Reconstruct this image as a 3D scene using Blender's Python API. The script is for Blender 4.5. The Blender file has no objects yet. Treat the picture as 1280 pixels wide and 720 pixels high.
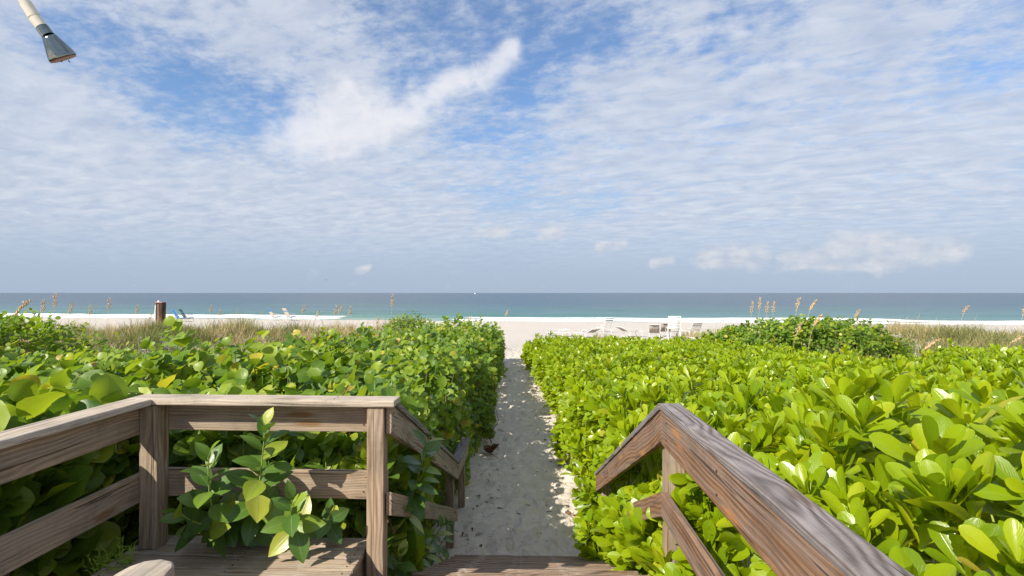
import bpy, bmesh, math, random
import numpy as np
from mathutils import Vector, Matrix

random.seed(7)
RNG = np.random.default_rng(11)
R = math.radians
scene = bpy.context.scene
COL = scene.collection

# ------------------------------------------------------------------ camera, sky, sun, exposure
CAM_H = 3.0
F_PX, W_PX, H_PX = 680.0, 1280.0, 720.0
YAW, PITCH = R(1.77), R(0.51)
cam_d = bpy.data.cameras.new('camera')
cam = bpy.data.objects.new('camera', cam_d)
COL.objects.link(cam)
cam.location = (0, 0, CAM_H)
cam.rotation_euler = (math.pi / 2 + PITCH, 0, YAW)
cam_d.sensor_width = 36.0
cam_d.lens = F_PX / W_PX * 36.0
cam_d.clip_start = 0.05
cam_d.clip_end = 60000
scene.camera = cam

SUN_EL, SUN_AZ = R(38), R(223)          # azimuth clockwise from +Y (the sea): behind and to the left
sun_dir = Vector((math.sin(SUN_AZ) * math.cos(SUN_EL), math.cos(SUN_AZ) * math.cos(SUN_EL), math.sin(SUN_EL)))
sun_d = bpy.data.lights.new('sun', 'SUN')
sun_d.energy = 4.9
sun_d.angle = R(0.53)
sun_d.color = (1.0, 0.92, 0.78)
sun = bpy.data.objects.new('sun', sun_d)
COL.objects.link(sun)
sun.rotation_euler = sun_dir.to_track_quat('Z', 'Y').to_euler()
sun.location = (-20, -25, 30)

vs = scene.view_settings
vs.view_transform = 'Standard'
vs.look = 'None'
vs.gamma = 1.0
vs.exposure = 0.56
vs.use_curve_mapping = False
cy = scene.cycles
cy.max_bounces = 6
cy.diffuse_bounces = 4
cy.glossy_bounces = 2
cy.transmission_bounces = 3
cy.transparent_max_bounces = 4
cy.caustics_reflective = False
cy.caustics_refractive = False


class NT:
    """small helper for writing node trees"""
    def __init__(self, tree):
        self.t = tree
        tree.nodes.clear()

    def n(self, kind, **kw):
        nd = self.t.nodes.new(kind)
        for k, v in kw.items():
            setattr(nd, k, v)
        return nd

    def set(self, sock, v):
        if v is None:
            return
        if isinstance(v, bpy.types.NodeSocket):
            self.t.links.new(v, sock)
        elif isinstance(v, (tuple, list)) and len(v) == 3 and sock.type == 'RGBA':
            sock.default_value = (*v, 1)
        else:
            sock.default_value = v

    def math(self, op, a, b=None, c=None, clamp=False):
        nd = self.n('ShaderNodeMath', operation=op, use_clamp=clamp)
        self.set(nd.inputs[0], a)
        self.set(nd.inputs[1], b)
        self.set(nd.inputs[2], c)
        return nd.outputs[0]

    def add(self, a, b): return self.math('ADD', a, b)
    def sub(self, a, b): return self.math('SUBTRACT', a, b)
    def mul(self, a, b): return self.math('MULTIPLY', a, b)

    def step(self, v, lo, hi):
        nd = self.n('ShaderNodeMapRange', interpolation_type='SMOOTHSTEP')
        self.set(nd.inputs['Value'], v)
        nd.inputs['From Min'].default_value = lo
        nd.inputs['From Max'].default_value = hi
        return nd.outputs[0]

    def mix(self, f, a, b, blend='MIX'):
        nd = self.n('ShaderNodeMix', data_type='RGBA', blend_type=blend)
        self.set(nd.inputs[0], f)
        self.set(nd.inputs[6], a)
        self.set(nd.inputs[7], b)
        return nd.outputs[2]

    def vec(self, x, y, z):
        nd = self.n('ShaderNodeCombineXYZ')
        for i, v in enumerate((x, y, z)):
            self.set(nd.inputs[i], v)
        return nd.outputs[0]

    def vmath(self, op, a, b):
        nd = self.n('ShaderNodeVectorMath', operation=op)
        self.set(nd.inputs[0], a)
        self.set(nd.inputs[1], b)
        return nd.outputs[0]

    def noise(self, v, scale, detail=3.0, rough=0.5, dist=0.0, dim='3D'):
        nd = self.n('ShaderNodeTexNoise', noise_dimensions=dim)
        if v is not None:
            self.set(nd.inputs['Vector'], v)
        nd.inputs['Scale'].default_value = scale
        nd.inputs['Detail'].default_value = detail
        nd.inputs['Roughness'].default_value = rough
        nd.inputs['Distortion'].default_value = dist
        return nd.outputs[0]

    def ramp(self, f, stops, interp='LINEAR'):
        nd = self.n('ShaderNodeValToRGB')
        cr = nd.color_ramp
        cr.interpolation = interp
        while len(cr.elements) < len(stops):
            cr.elements.new(0.5)
        for e, (p, c) in zip(cr.elements, stops):
            e.position = p
            e.color = (*c, 1)
        self.set(nd.inputs[0], f)
        return nd.outputs[0]

    def bump(self, h, strength=0.5, dist=0.01, normal=None):
        nd = self.n('ShaderNodeBump')
        nd.inputs['Strength'].default_value = strength
        nd.inputs['Distance'].default_value = dist
        self.set(nd.inputs['Height'], h)
        if normal is not None:
            self.set(nd.inputs['Normal'], normal)
        return nd.outputs[0]


# ---- world: Nishita sky with a thin altocumulus sheet, one bright streak and a few low cumulus
world = bpy.data.worlds.new('World')
scene.world = world
world.use_nodes = True
world.cycles.sampling_method = 'MANUAL'
world.cycles.sample_map_resolution = 128
N = NT(world.node_tree)
sky = N.n('ShaderNodeTexSky', sky_type='NISHITA')
sky.sun_disc = False
sky.sun_elevation = SUN_EL
sky.sun_rotation = SUN_AZ
sky.altitude = 0
sky.air_density = 1.0
sky.dust_density = 0.6
sky.ozone_density = 2.0
tc = N.n('ShaderNodeTexCoord')
sep = N.n('ShaderNodeSeparateXYZ')
N.set(sep.inputs[0], tc.outputs['Generated'])
dx, dy, dz = sep.outputs
az = N.math('ARCTAN2', dx, dy)
hyp = N.math('SQRT', N.add(N.mul(dx, dx), N.mul(dy, dy)))
el = N.math('ARCTAN2', dz, hyp)
zz = N.math('MAXIMUM', N.add(dz, 0.10), 0.03)
px_ = N.math('DIVIDE', dx, zz)
py_ = N.math('DIVIDE', dy, zz)


def bearing(px):
    """tangent of the compass bearing, from the sea axis, of a column of the photograph"""
    return math.tan(math.atan2(px - 640, F_PX) - YAW)


def rise(px, py):
    """height gained per metre of distance along the sea axis"""
    return (366 - py) / F_PX / (math.cos(YAW) + (px - 640) / F_PX * math.sin(YAW)) * 1.0


def sky_dir(px, py):
    x, z = (px - 640) / F_PX, (366 - py) / F_PX
    return math.atan2(x, 1) - YAW, math.atan2(z, math.hypot(x, 1))


def blob(x0, y0, x1, y1, wid, soft=1.0, warp=None):
    """soft capsule in azimuth / elevation between two directions of the sky"""
    a0, e0 = sky_dir(x0, y0)
    a1, e1 = sky_dir(x1, y1)
    L = math.hypot(a1 - a0, e1 - e0) + 1e-6
    ux, uy = (a1 - a0) / L, (e1 - e0) / L
    A = N.sub(az, a0)
    E = N.sub(el, e0)
    if warp is not None:
        A = N.add(A, warp[0])
        E = N.add(E, warp[1])
    t = N.math('ADD', N.mul(A, ux), N.mul(E, uy))
    tcl = N.math('MINIMUM', N.math('MAXIMUM', t, 0.0), L)
    ddx = N.sub(A, N.mul(tcl, ux))
    ddy = N.sub(E, N.mul(tcl, uy))
    d = N.math('SQRT', N.add(N.mul(ddx, ddx), N.mul(ddy, ddy)))
    return N.step(N.math('DIVIDE', d, wid / F_PX), 1.0 + soft, max(0.0, 1.0 - soft))


pv = N.vec(px_, py_, 0.0)
ang = R(-24)
rx = N.add(N.mul(px_, math.cos(ang)), N.mul(py_, math.sin(ang)))
ry = N.sub(N.mul(py_, math.cos(ang)), N.mul(px_, math.sin(ang)))
pstr = N.vec(N.mul(rx, 0.66), ry, 0.0)
n_big = N.noise(pstr, 0.9, 2, 0.5, 0.3)
n_mid = N.noise(pstr, 4.2, 4, 0.55, 0.35)
n_fin = N.noise(N.vec(N.mul(rx, 0.85), ry, 0.0), 15.0, 4, 0.62, 0.15)
field = N.add(N.add(N.mul(n_big, 0.42), N.mul(n_mid, 0.36)), N.mul(n_fin, 0.46))
wn = N.n('ShaderNodeTexNoise')
N.set(wn.inputs['Vector'], N.vec(az, el, 0.0))
wn.inputs['Scale'].default_value = 9.0
wn.inputs['Detail'].default_value = 4.0
wsep = N.n('ShaderNodeSeparateColor')
N.set(wsep.inputs[0], wn.outputs['Color'])
warp = (N.mul(N.sub(wsep.outputs[0], 0.5), 0.20), N.mul(N.sub(wsep.outputs[1], 0.5), 0.16))
cover = N.add(field, -0.042)
for args, k in (((130, 70, 330, 150, 50, 0.9), 0.16), ((330, 140, 230, 90, 42, 0.9), 0.05), ((480, 15, 760, 35, 48, 0.9), 0.13),
                ((660, 80, 665, 130, 40, 0.9), 0.10), ((900, -5, 960, 15, 35, 0.9), 0.15), ((1180, 70, 1270, 60, 20, 0.9), 0.07),
                ((490, 240, 760, 250, 26, 0.95), 0.11), ((600, 165, 650, 190, 30, 0.9), 0.07), ((100, 20, 60, 60, 30, 0.9), 0.07)):
    cover = N.sub(cover, N.mul(blob(*args, warp=warp), k))
for args, k in (((20, 230, 420, 270, 120, 0.8), 0.14), ((800, 190, 1250, 220, 130, 0.9), 0.07), ((350, 30, 420, 100, 60, 0.9), 0.07)):
    cover = N.add(cover, N.mul(blob(*args, warp=warp), k))
sheet = N.mul(N.step(cover, 0.36, 0.67), N.step(el, 0.01, 0.15))
sheet = N.mul(sheet, 0.90)
n_shade = N.noise(pstr, 7.5, 4, 0.58, 0.4)
c_sheet = N.ramp(n_shade, [(0.30, (2.35, 2.70, 3.38)), (0.70, (3.35, 3.55, 3.95))])
# far, low air: pale and even
haze_low = N.step(el, 0.34, 0.03)
blue = N.mix(1.0, sky.outputs[0], (0.56, 0.68, 0.80), 'MULTIPLY')
base = N.mix(N.mul(haze_low, 0.92), N.mix(0.05, blue, (3.0, 3.2, 3.6)), (1.88, 2.30, 3.02))
col = N.mix(sheet, base, c_sheet)
# bright streak
wq = N.noise(N.vec(az, el, 0.0), 16.0, 4, 0.6, 0.3)
streak = blob(370, 165, 520, 120, 30, 0.95, warp)
streak = N.math('MAXIMUM', streak, blob(480, 138, 640, 68, 15, 0.85, (N.mul(warp[0], 0.35), N.mul(warp[1], 0.35))))
streak = N.step(N.add(N.mul(streak, 0.80), N.mul(N.sub(wq, 0.5), 1.3)), 0.10, 1.0)
col = N.mix(N.mul(streak, 0.8), col, (4.2, 4.2, 4.35))
# low cumulus above the horizon
low = None
for args in ((880, 322, 950, 320, 13, 0.75), (985, 324, 1100, 316, 14, 0.95), (1050, 304, 1130, 300, 11, 0.9), (1100, 322, 1190, 312, 14, 0.95),
             (600, 292, 625, 290, 9, 0.8), (680, 296, 700, 292, 8, 0.8), (755, 310, 775, 306, 7, 0.8), (815, 330, 835, 325, 6, 0.8),
             (450, 335, 462, 332, 5, 0.95), (1000, 330, 1130, 333, 7, 0.8)):
    b = blob(*args, warp=(N.mul(warp[0], 0.22), N.mul(warp[1], 0.12)))
    low = b if low is None else N.math('MAXIMUM', low, b)
wl = N.noise(N.vec(N.mul(az, 0.6), el, 1.0), 46.0, 5, 0.6, 0.2)
low = N.step(N.add(N.mul(low, 0.8), N.mul(N.sub(wl, 0.5), 1.5)), 0.10, 1.05)
c_low = N.ramp(N.noise(N.vec(az, N.mul(el, 1.6), 5.0), 30.0, 3, 0.5), [(0.35, (2.6, 2.82, 3.35)), (0.62, (3.6, 3.62, 3.75))])
col = N.mix(N.mul(low, 0.8), col, c_low)
bg = N.n('ShaderNodeBackground')
N.set(bg.inputs['Color'], col)
bg.inputs['Strength'].default_value = 0.145
wout = N.n('ShaderNodeOutputWorld')
N.t.links.new(bg.outputs[0], wout.inputs[0])


# ------------------------------------------------------------------ materials
def new_mat(name):
    m = bpy.data.materials.new(name)
    m.use_nodes = True
    return m, NT(m.node_tree)


def finish(N_, shader):
    o = N_.n('ShaderNodeOutputMaterial')
    N_.t.links.new(shader, o.inputs[0])


def principled(N_, color, rough=0.6, normal=None, spec=0.5, metal=0.0):
    p = N_.n('ShaderNodeBsdfPrincipled')
    N_.set(p.inputs['Base Color'], color)
    N_.set(p.inputs['Roughness'], rough)
    N_.set(p.inputs['Metallic'], metal)
    p.inputs['Specular IOR Level'].default_value = spec
    if normal is not None:
        N_.set(p.inputs['Normal'], normal)
    return p.outputs[0]


def plain(name, color, rough=0.5, spec=0.5, metal=0.0, var=0.15, scale=12.0):
    m, n = new_mat(name)
    t = n.n('ShaderNodeTexCoord')
    q = n.noise(t.outputs['Object'], scale, 4, 0.6)
    c = n.mix(q, tuple(x * (1 - var) for x in color), tuple(min(1, x * (1 + var)) for x in color))
    finish(n, principled(n, c, rough, n.bump(q, 0.15, 0.004), spec, metal))
    return m


def wood(name, stops, ring_scale=19.0, ring_mix=0.45, grey=(0.33, 0.31, 0.30), grey_amt=0.5, knot=(0.20, 0.10, 0.04), knot_amt=0.8, sand=0.0, bump=0.6):
    m, n = new_mat(name)
    t = n.n('ShaderNodeTexCoord')
    oi = n.n('ShaderNodeObjectInfo')
    rnd = oi.outputs['Random']
    off = n.vec(n.mul(rnd, 37.0), n.add(n.mul(rnd, 0.12), 0.03), n.add(n.mul(rnd, -0.10), -0.06))
    p = n.vmath('ADD', t.outputs['Object'], off)
    s = n.n('ShaderNodeSeparateXYZ')
    n.set(s.inputs[0], p)
    x, y, z = s.outputs
    lowx = n.noise(n.vec(n.mul(x, 1.1), n.mul(y, 3.0), n.mul(z, 3.0)), 1.0, 2, 0.45)
    wob = n.mul(n.sub(lowx, 0.5), 0.14)
    yy, zw = n.add(y, wob), n.add(z, n.mul(wob, -0.7))
    wv = n.n('ShaderNodeTexWave', wave_type='RINGS', rings_direction='X', wave_profile='SIN')
    n.set(wv.inputs['Vector'], n.vec(x, yy, zw))
    wv.inputs['Scale'].default_value = ring_scale
    wv.inputs['Distortion'].default_value = 1.4
    wv.inputs['Detail'].default_value = 2.0
    wv.inputs['Detail Scale'].default_value = 0.25
    ring = wv.outputs['Fac']
    fib = n.noise(n.vec(n.mul(x, 5.0), n.mul(y, 260.0), n.mul(z, 260.0)), 1.0, 4, 0.65)
    fib2 = n.noise(n.vec(n.mul(x, 1.3), n.mul(y, 48.0), n.mul(z, 48.0)), 1.0, 4, 0.7)
    g = n.add(n.add(n.mul(ring, ring_mix), n.mul(fib, 0.35)), n.mul(fib2, 0.65 - ring_mix))
    c = n.ramp(g, stops)
    blot = n.noise(n.vec(n.mul(x, 0.7), n.mul(y, 17.0), n.mul(z, 17.0)), 1.0, 4, 0.62)
    gm = n.mul(n.step(blot, 0.35, 0.68), grey_amt)
    c = n.mix(gm, c, n.mix(g, tuple(q * 0.45 for q in grey), grey))
    vo = n.n('ShaderNodeTexVoronoi')
    n.set(vo.inputs['Vector'], n.vec(n.mul(x, 1.7), n.mul(y, 8.0), n.mul(z, 8.0)))
    vo.inputs['Scale'].default_value = 1.0
    kn = n.mul(n.step(n.add(vo.outputs['Distance'], n.mul(n.sub(fib2, 0.5), 0.14)), 0.22, 0.08), knot_amt)
    c = n.mix(kn, c, knot)
    # dark weather checks along the grain
    crack = n.noise(n.vec(n.mul(x, 1.1), n.mul(y, 55.0), n.mul(z, 55.0)), 1.0, 2, 0.5, 0.3)
    cm = n.step(crack, 0.64, 0.68)
    c = n.mix(n.mul(cm, 0.75), c, (0.035, 0.026, 0.02))
    stain = n.noise(n.vmath('ADD', t.outputs['Object'], off), 3.2, 6, 0.7)
    c = n.mix(n.mul(n.step(stain, 0.46, 0.70), 0.65), c, n.mix(0.5, c, (0.05, 0.04, 0.03)))
    if sand > 0:
        sn = n.noise(t.outputs['Object'], 5.0, 8, 0.7)
        c = n.mix(n.mul(n.step(sn, 0.50, 0.66), sand), c, (0.52, 0.47, 0.42))
    h = n.sub(n.add(n.mul(g, 0.8), n.mul(fib, 0.5)), n.mul(cm, 1.2))
    finish(n, principled(n, c, 0.78, n.bump(h, bump, 0.004), 0.25))
    return m


M = {}
M['wood_rail'] = wood('weathered_rail_wood', [(0.27, (0.115, 0.077, 0.048)), (0.5, (0.33, 0.24, 0.162)), (0.73, (0.53, 0.415, 0.295))], ring_mix=0.13, grey=(0.40, 0.36, 0.31), grey_amt=0.5)
M['wood_cap'] = wood('silvered_cap_wood', [(0.25, (0.18, 0.135, 0.098)), (0.5, (0.46, 0.38, 0.30)), (0.75, (0.66, 0.57, 0.465))], ring_scale=17, ring_mix=0.12, grey=(0.54, 0.50, 0.45), grey_amt=0.55, knot_amt=0.4)
M['wood_brown'] = wood('brown_rail_wood', [(0.28, (0.045, 0.022, 0.013)), (0.48, (0.19, 0.098, 0.050)), (0.70, (0.38, 0.215, 0.115))], ring_scale=14, ring_mix=0.16, grey=(0.34, 0.27, 0.235), grey_amt=0.7, knot=(0.40, 0.19, 0.07), bump=0.9)
M['wood_grey'] = wood('grey_weathered_cap_wood', [(0.26, (0.045, 0.036, 0.034)), (0.44, (0.18, 0.155, 0.152)), (0.75, (0.33, 0.295, 0.295))], ring_scale=22, ring_mix=0.27, grey=(0.35, 0.32, 0.33), grey_amt=0.4, knot=(0.12, 0.08, 0.06), bump=1.0)
M['wood_post'] = wood('pale_post_wood', [(0.27, (0.13, 0.085, 0.052)), (0.5, (0.34, 0.245, 0.165)), (0.73, (0.52, 0.40, 0.29))], ring_scale=16, ring_mix=0.16, grey_amt=0.4)
M['wood_deck'] = wood('worn_deck_wood', [(0.25, (0.14, 0.10, 0.068)), (0.5, (0.43, 0.33, 0.235)), (0.76, (0.62, 0.50, 0.38))], ring_mix=0.14, grey=(0.46, 0.42, 0.37), grey_amt=0.5, sand=0.45, bump=0.9)
M['wood_tread'] = wood('sandy_tread_wood', [(0.25, (0.10, 0.060, 0.036)), (0.5, (0.28, 0.175, 0.105)), (0.78, (0.44, 0.305, 0.20))], grey_amt=0.35, sand=0.65, bump=0.9)


def leaf_mat(name, stops, trans, rough=0.35, spec=0.5, t_amt=0.35, vein=0.35, vein_col=(0.35, 0.42, 0.10), side=9.0, wear=0.0):
    """tint.r holds a random number per leaf; tint.b = 1 on leaves that are objects of their own"""
    m, n = new_mat(name)
    at = n.n('ShaderNodeAttribute', attribute_name='tint')
    s = n.n('ShaderNodeSeparateColor')
    n.set(s.inputs[0], at.outputs['Color'])
    oi = n.n('ShaderNodeObjectInfo')
    var = n.math('FRACT', n.add(s.outputs[0], n.mul(oi.outputs['Random'], s.outputs[2])))
    c = n.ramp(var, stops)
    tcol = n.ramp(var, trans)
    uv = n.n('ShaderNodeUVMap', uv_map='UVMap')
    us = n.n('ShaderNodeSeparateXYZ')
    n.set(us.inputs[0], uv.outputs[0])
    u, v = us.outputs[0], us.outputs[1]
    dmid = n.math('ABSOLUTE', n.sub(v, 0.5))
    mid = n.step(dmid, n_hi := 0.035, 0.012)
    sv = n.math('FRACT', n.mul(n.sub(u, n.mul(dmid, 0.9)), side))
    sv = n.step(n.math('ABSOLUTE', n.sub(sv, 0.5)), 0.10, 0.03)
    veins = n.math('MAXIMUM', mid, n.mul(sv, 0.35))
    tco = n.n('ShaderNodeTexCoord')
    blot = n.noise(n.vec(u, v, n.mul(var, 40.0)), 3.0, 4, 0.6)
    c = n.mix(n.mul(veins, vein), c, vein_col)
    if wear > 0:
        c = n.mix(n.mul(n.step(blot, 0.60, 0.72), wear), c, (0.30, 0.24, 0.06))
    else:
        c = n.mix(n.mul(n.step(blot, 0.45, 0.75), 0.18), c, n.mix(0.6, c, (0.03, 0.06, 0.01)))
    nb = n.bump(n.add(veins, n.mul(blot, 0.8)), 0.22, 0.006)
    p = n.n('ShaderNodeBsdfPrincipled')
    n.set(p.inputs['Base Color'], c)
    n.set(p.inputs['Roughness'], n.add(rough, n.mul(blot, 0.12)))
    p.inputs['Specular IOR Level'].default_value = spec
    n.set(p.inputs['Normal'], nb)
    tr = n.n('ShaderNodeBsdfTranslucent')
    n.set(tr.inputs['Color'], tcol)
    mx = n.n('ShaderNodeMixShader')
    mx.inputs[0].default_value = t_amt
    n.t.links.new(p.outputs[0], mx.inputs[1])
    n.t.links.new(tr.outputs[0], mx.inputs[2])
    finish(n, mx.outputs[0])
    return m


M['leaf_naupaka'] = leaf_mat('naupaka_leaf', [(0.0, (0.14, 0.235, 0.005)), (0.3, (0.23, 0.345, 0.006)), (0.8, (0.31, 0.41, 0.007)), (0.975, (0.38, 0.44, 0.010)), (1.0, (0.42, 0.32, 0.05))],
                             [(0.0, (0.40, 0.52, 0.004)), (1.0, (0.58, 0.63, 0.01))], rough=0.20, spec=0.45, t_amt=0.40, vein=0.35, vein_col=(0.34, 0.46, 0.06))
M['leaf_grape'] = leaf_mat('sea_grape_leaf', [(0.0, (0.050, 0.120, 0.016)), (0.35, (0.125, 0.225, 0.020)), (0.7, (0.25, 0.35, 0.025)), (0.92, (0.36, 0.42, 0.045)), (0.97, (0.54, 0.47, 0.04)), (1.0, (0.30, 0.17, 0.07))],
                           [(0.0, (0.20, 0.36, 0.015)), (0.8, (0.42, 0.52, 0.02)), (1.0, (0.66, 0.58, 0.03))], rough=0.33, spec=0.4, t_amt=0.42, vein=0.45, vein_col=(0.30, 0.36, 0.12), side=6.0, wear=0.25)
M['leaf_pointed'] = leaf_mat('pointed_leaf', [(0.0, (0.050, 0.120, 0.018)), (0.5, (0.095, 0.185, 0.022)), (0.8, (0.20, 0.30, 0.025)), (1.0, (0.38, 0.40, 0.05))],
                             [(0.0, (0.10, 0.25, 0.02)), (0.8, (0.20, 0.40, 0.03)), (1.0, (0.42, 0.50, 0.05))], rough=0.30, spec=0.5, t_amt=0.22, vein=0.55, vein_col=(0.24, 0.32, 0.12), side=10.0)
M['leaf_dry'] = leaf_mat('dry_leaf', [(0.0, (0.10, 0.05, 0.028)), (0.6, (0.17, 0.09, 0.05)), (1.0, (0.30, 0.19, 0.10))],
                         [(0.0, (0.12, 0.06, 0.02)), (1.0, (0.3, 0.2, 0.08))], rough=0.7, spec=0.2, t_amt=0.1, vein=0.3, vein_col=(0.3, 0.2, 0.12))
M['grass'] = leaf_mat('dune_grass_blade', [(0.0, (0.15, 0.18, 0.05)), (0.35, (0.31, 0.28, 0.11)), (0.75, (0.44, 0.37, 0.19)), (1.0, (0.60, 0.48, 0.28))],
                      [(0.0, (0.16, 0.22, 0.04)), (1.0, (0.45, 0.34, 0.15))], rough=0.6, spec=0.25, t_amt=0.25, vein=0.0)
M['scrub'] = leaf_mat('dune_scrub_leaf', [(0.0, (0.06, 0.10, 0.03)), (0.5, (0.11, 0.16, 0.045)), (0.8, (0.20, 0.19, 0.08)), (1.0, (0.26, 0.17, 0.12))],
                      [(0.0, (0.14, 0.24, 0.04)), (1.0, (0.3, 0.25, 0.1))], rough=0.55, spec=0.25, t_amt=0.2, vein=0.0)
M['oat'] = plain('sea_oat_straw', (0.56, 0.40, 0.22), 0.8, 0.2)
M['stem_green'] = plain('green_stem', (0.26, 0.33, 0.07), 0.55, 0.3)
M['stem_bright'] = plain('bright_frond', (0.30, 0.46, 0.05), 0.5, 0.3)
M['stem_brown'] = plain('brown_branch', (0.17, 0.12, 0.085), 0.8, 0.2)
M['white_paint'] = plain('white_frame_paint', (0.80, 0.79, 0.77), 0.4, 0.5, var=0.05)
M['sling_white'] = plain('white_strap_vinyl', (0.74, 0.73, 0.71), 0.6, 0.3, var=0.06)
M['sling_grey'] = plain('grey_brown_sling', (0.36, 0.32, 0.29), 0.7, 0.3, var=0.10)
M['sling_dark'] = plain('dark_strap_vinyl', (0.10, 0.09, 0.085), 0.6, 0.3, var=0.10)
M['sling_blue'] = plain('blue_chair_fabric', (0.06, 0.22, 0.50), 0.7, 0.2, var=0.10)
M['sling_cream'] = plain('cream_chair_fabric', (0.60, 0.49, 0.42), 0.7, 0.2, var=0.08)
M['dark_green'] = plain('dark_teal_fabric', (0.02, 0.09, 0.08), 0.7, 0.2)
M['skin'] = plain('tan_skin', (0.50, 0.30, 0.20), 0.6, 0.3)
M['aluminium'] = plain('aluminium_tube', (0.62, 0.62, 0.62), 0.35, 0.5, 0.9, var=0.05)
M['piling_wood'] = wood('dark_piling_wood', [(0.25, (0.020, 0.012, 0.010)), (0.55, (0.05, 0.028, 0.018)), (0.8, (0.12, 0.07, 0.04))], ring_scale=10, ring_mix=0.3, grey=(0.20, 0.12, 0.06), grey_amt=0.3)
M['pink_paint'] = plain('faded_pink_paint', (0.66, 0.33, 0.28), 0.6, 0.3)
M['bird_white'] = plain('white_feather', (0.78, 0.78, 0.80), 0.7, 0.2)
M['bird_dark'] = plain('dark_feather', (0.06, 0.06, 0.07), 0.7, 0.2)
M['pvc'] = plain('cream_plastic_pipe', (0.66, 0.62, 0.54), 0.45, 0.4, var=0.08)
M['rust'] = plain('rusty_screw_steel', (0.085, 0.05, 0.035), 0.7, 0.4, 0.4)
M['rubber'] = plain('dark_rubber_face', (0.06, 0.045, 0.045), 0.6, 0.3)
M['nozzle'] = plain('pink_brown_nozzle_plate', (0.42, 0.24, 0.22), 0.5, 0.4)


def chrome(name):
    m, n = new_mat(name)
    t = n.n('ShaderNodeTexCoord')
    q = n.noise(t.outputs['Object'], 40.0, 5, 0.7)
    c = n.mix(n.step(q, 0.5, 0.75), (0.24, 0.27, 0.265), (0.09, 0.12, 0.105))
    finish(n, principled(n, c, n.add(0.06, n.mul(q, 0.16)), n.bump(q, 0.05, 0.001), 0.5, 1.0))
    return m


M['chrome'] = chrome('dull_chrome')


def sand_material():
    m, n = new_mat('pale_beach_sand')
    t = n.n('ShaderNodeTexCoord')
    o = t.outputs['Object']
    s = n.n('ShaderNodeSeparateXYZ')
    n.set(s.inputs[0], o)
    big = n.noise(o, 0.5, 5, 0.6)
    med = n.noise(o, 3.0, 6, 0.65)
    fine = n.noise(o, 55.0, 6, 0.75)
    grain = n.noise(o, 260.0, 3, 0.7)
    c = n.mix(n.step(med, 0.35, 0.7), (0.68, 0.595, 0.505), (0.77, 0.685, 0.595))
    c = n.mix(n.mul(n.step(big, 0.4, 0.7), 0.3), c, (0.66, 0.61, 0.55))
    c = n.mix(n.mul(n.step(fine, 0.62, 0.74), 0.40), c, (0.28, 0.23, 0.18))
    dent = n.noise(o, 14.0, 4, 0.6)
    c = n.mix(n.mul(n.step(dent, 0.58, 0.72), 0.16), c, (0.36, 0.30, 0.25))  # dents tinted darker, their shade put into the sand colour
    # shells and bits of grit
    vo = n.n('ShaderNodeTexVoronoi')
    n.set(vo.inputs['Vector'], o)
    vo.inputs['Scale'].default_value = 26.0
    bit = n.mul(n.step(vo.outputs['Distance'], 0.11, 0.07), n.step(n.noise(o, 6.0, 2), 0.52, 0.6))
    c = n.mix(n.mul(bit, 0.8), c, (0.17, 0.12, 0.08))
    c = n.mix(n.mul(n.sub(grain, 0.5), 0.4), c, (0.75, 0.70, 0.64))
    c = n.mix(n.mul(n.step(s.outputs[1], 20.0, 30.0), 0.75), c, (0.46, 0.43, 0.40))
    # wet sand next to the sea
    wetl = n.add(s.outputs[1], n.add(n.mul(s.outputs[0], 0.11), n.mul(n.sub(n.noise(o, 0.12, 3), 0.5), 3.0)))
    wet = n.step(wetl, 59.5, 62.0)
    c = n.mix(n.mul(wet, 0.6), c, (0.26, 0.23, 0.19))
    h = n.sub(n.add(n.add(n.mul(med, 0.9), n.mul(fine, 0.25)), n.mul(grain, 0.06)), n.mul(n.step(dent, 0.52, 0.72), 0.30))
    finish(n, principled(n, c, n.sub(0.95, n.mul(wet, 0.6)), n.bump(h, 0.8, 0.08), 0.2))
    return m


M['sand'] = sand_material()


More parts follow.
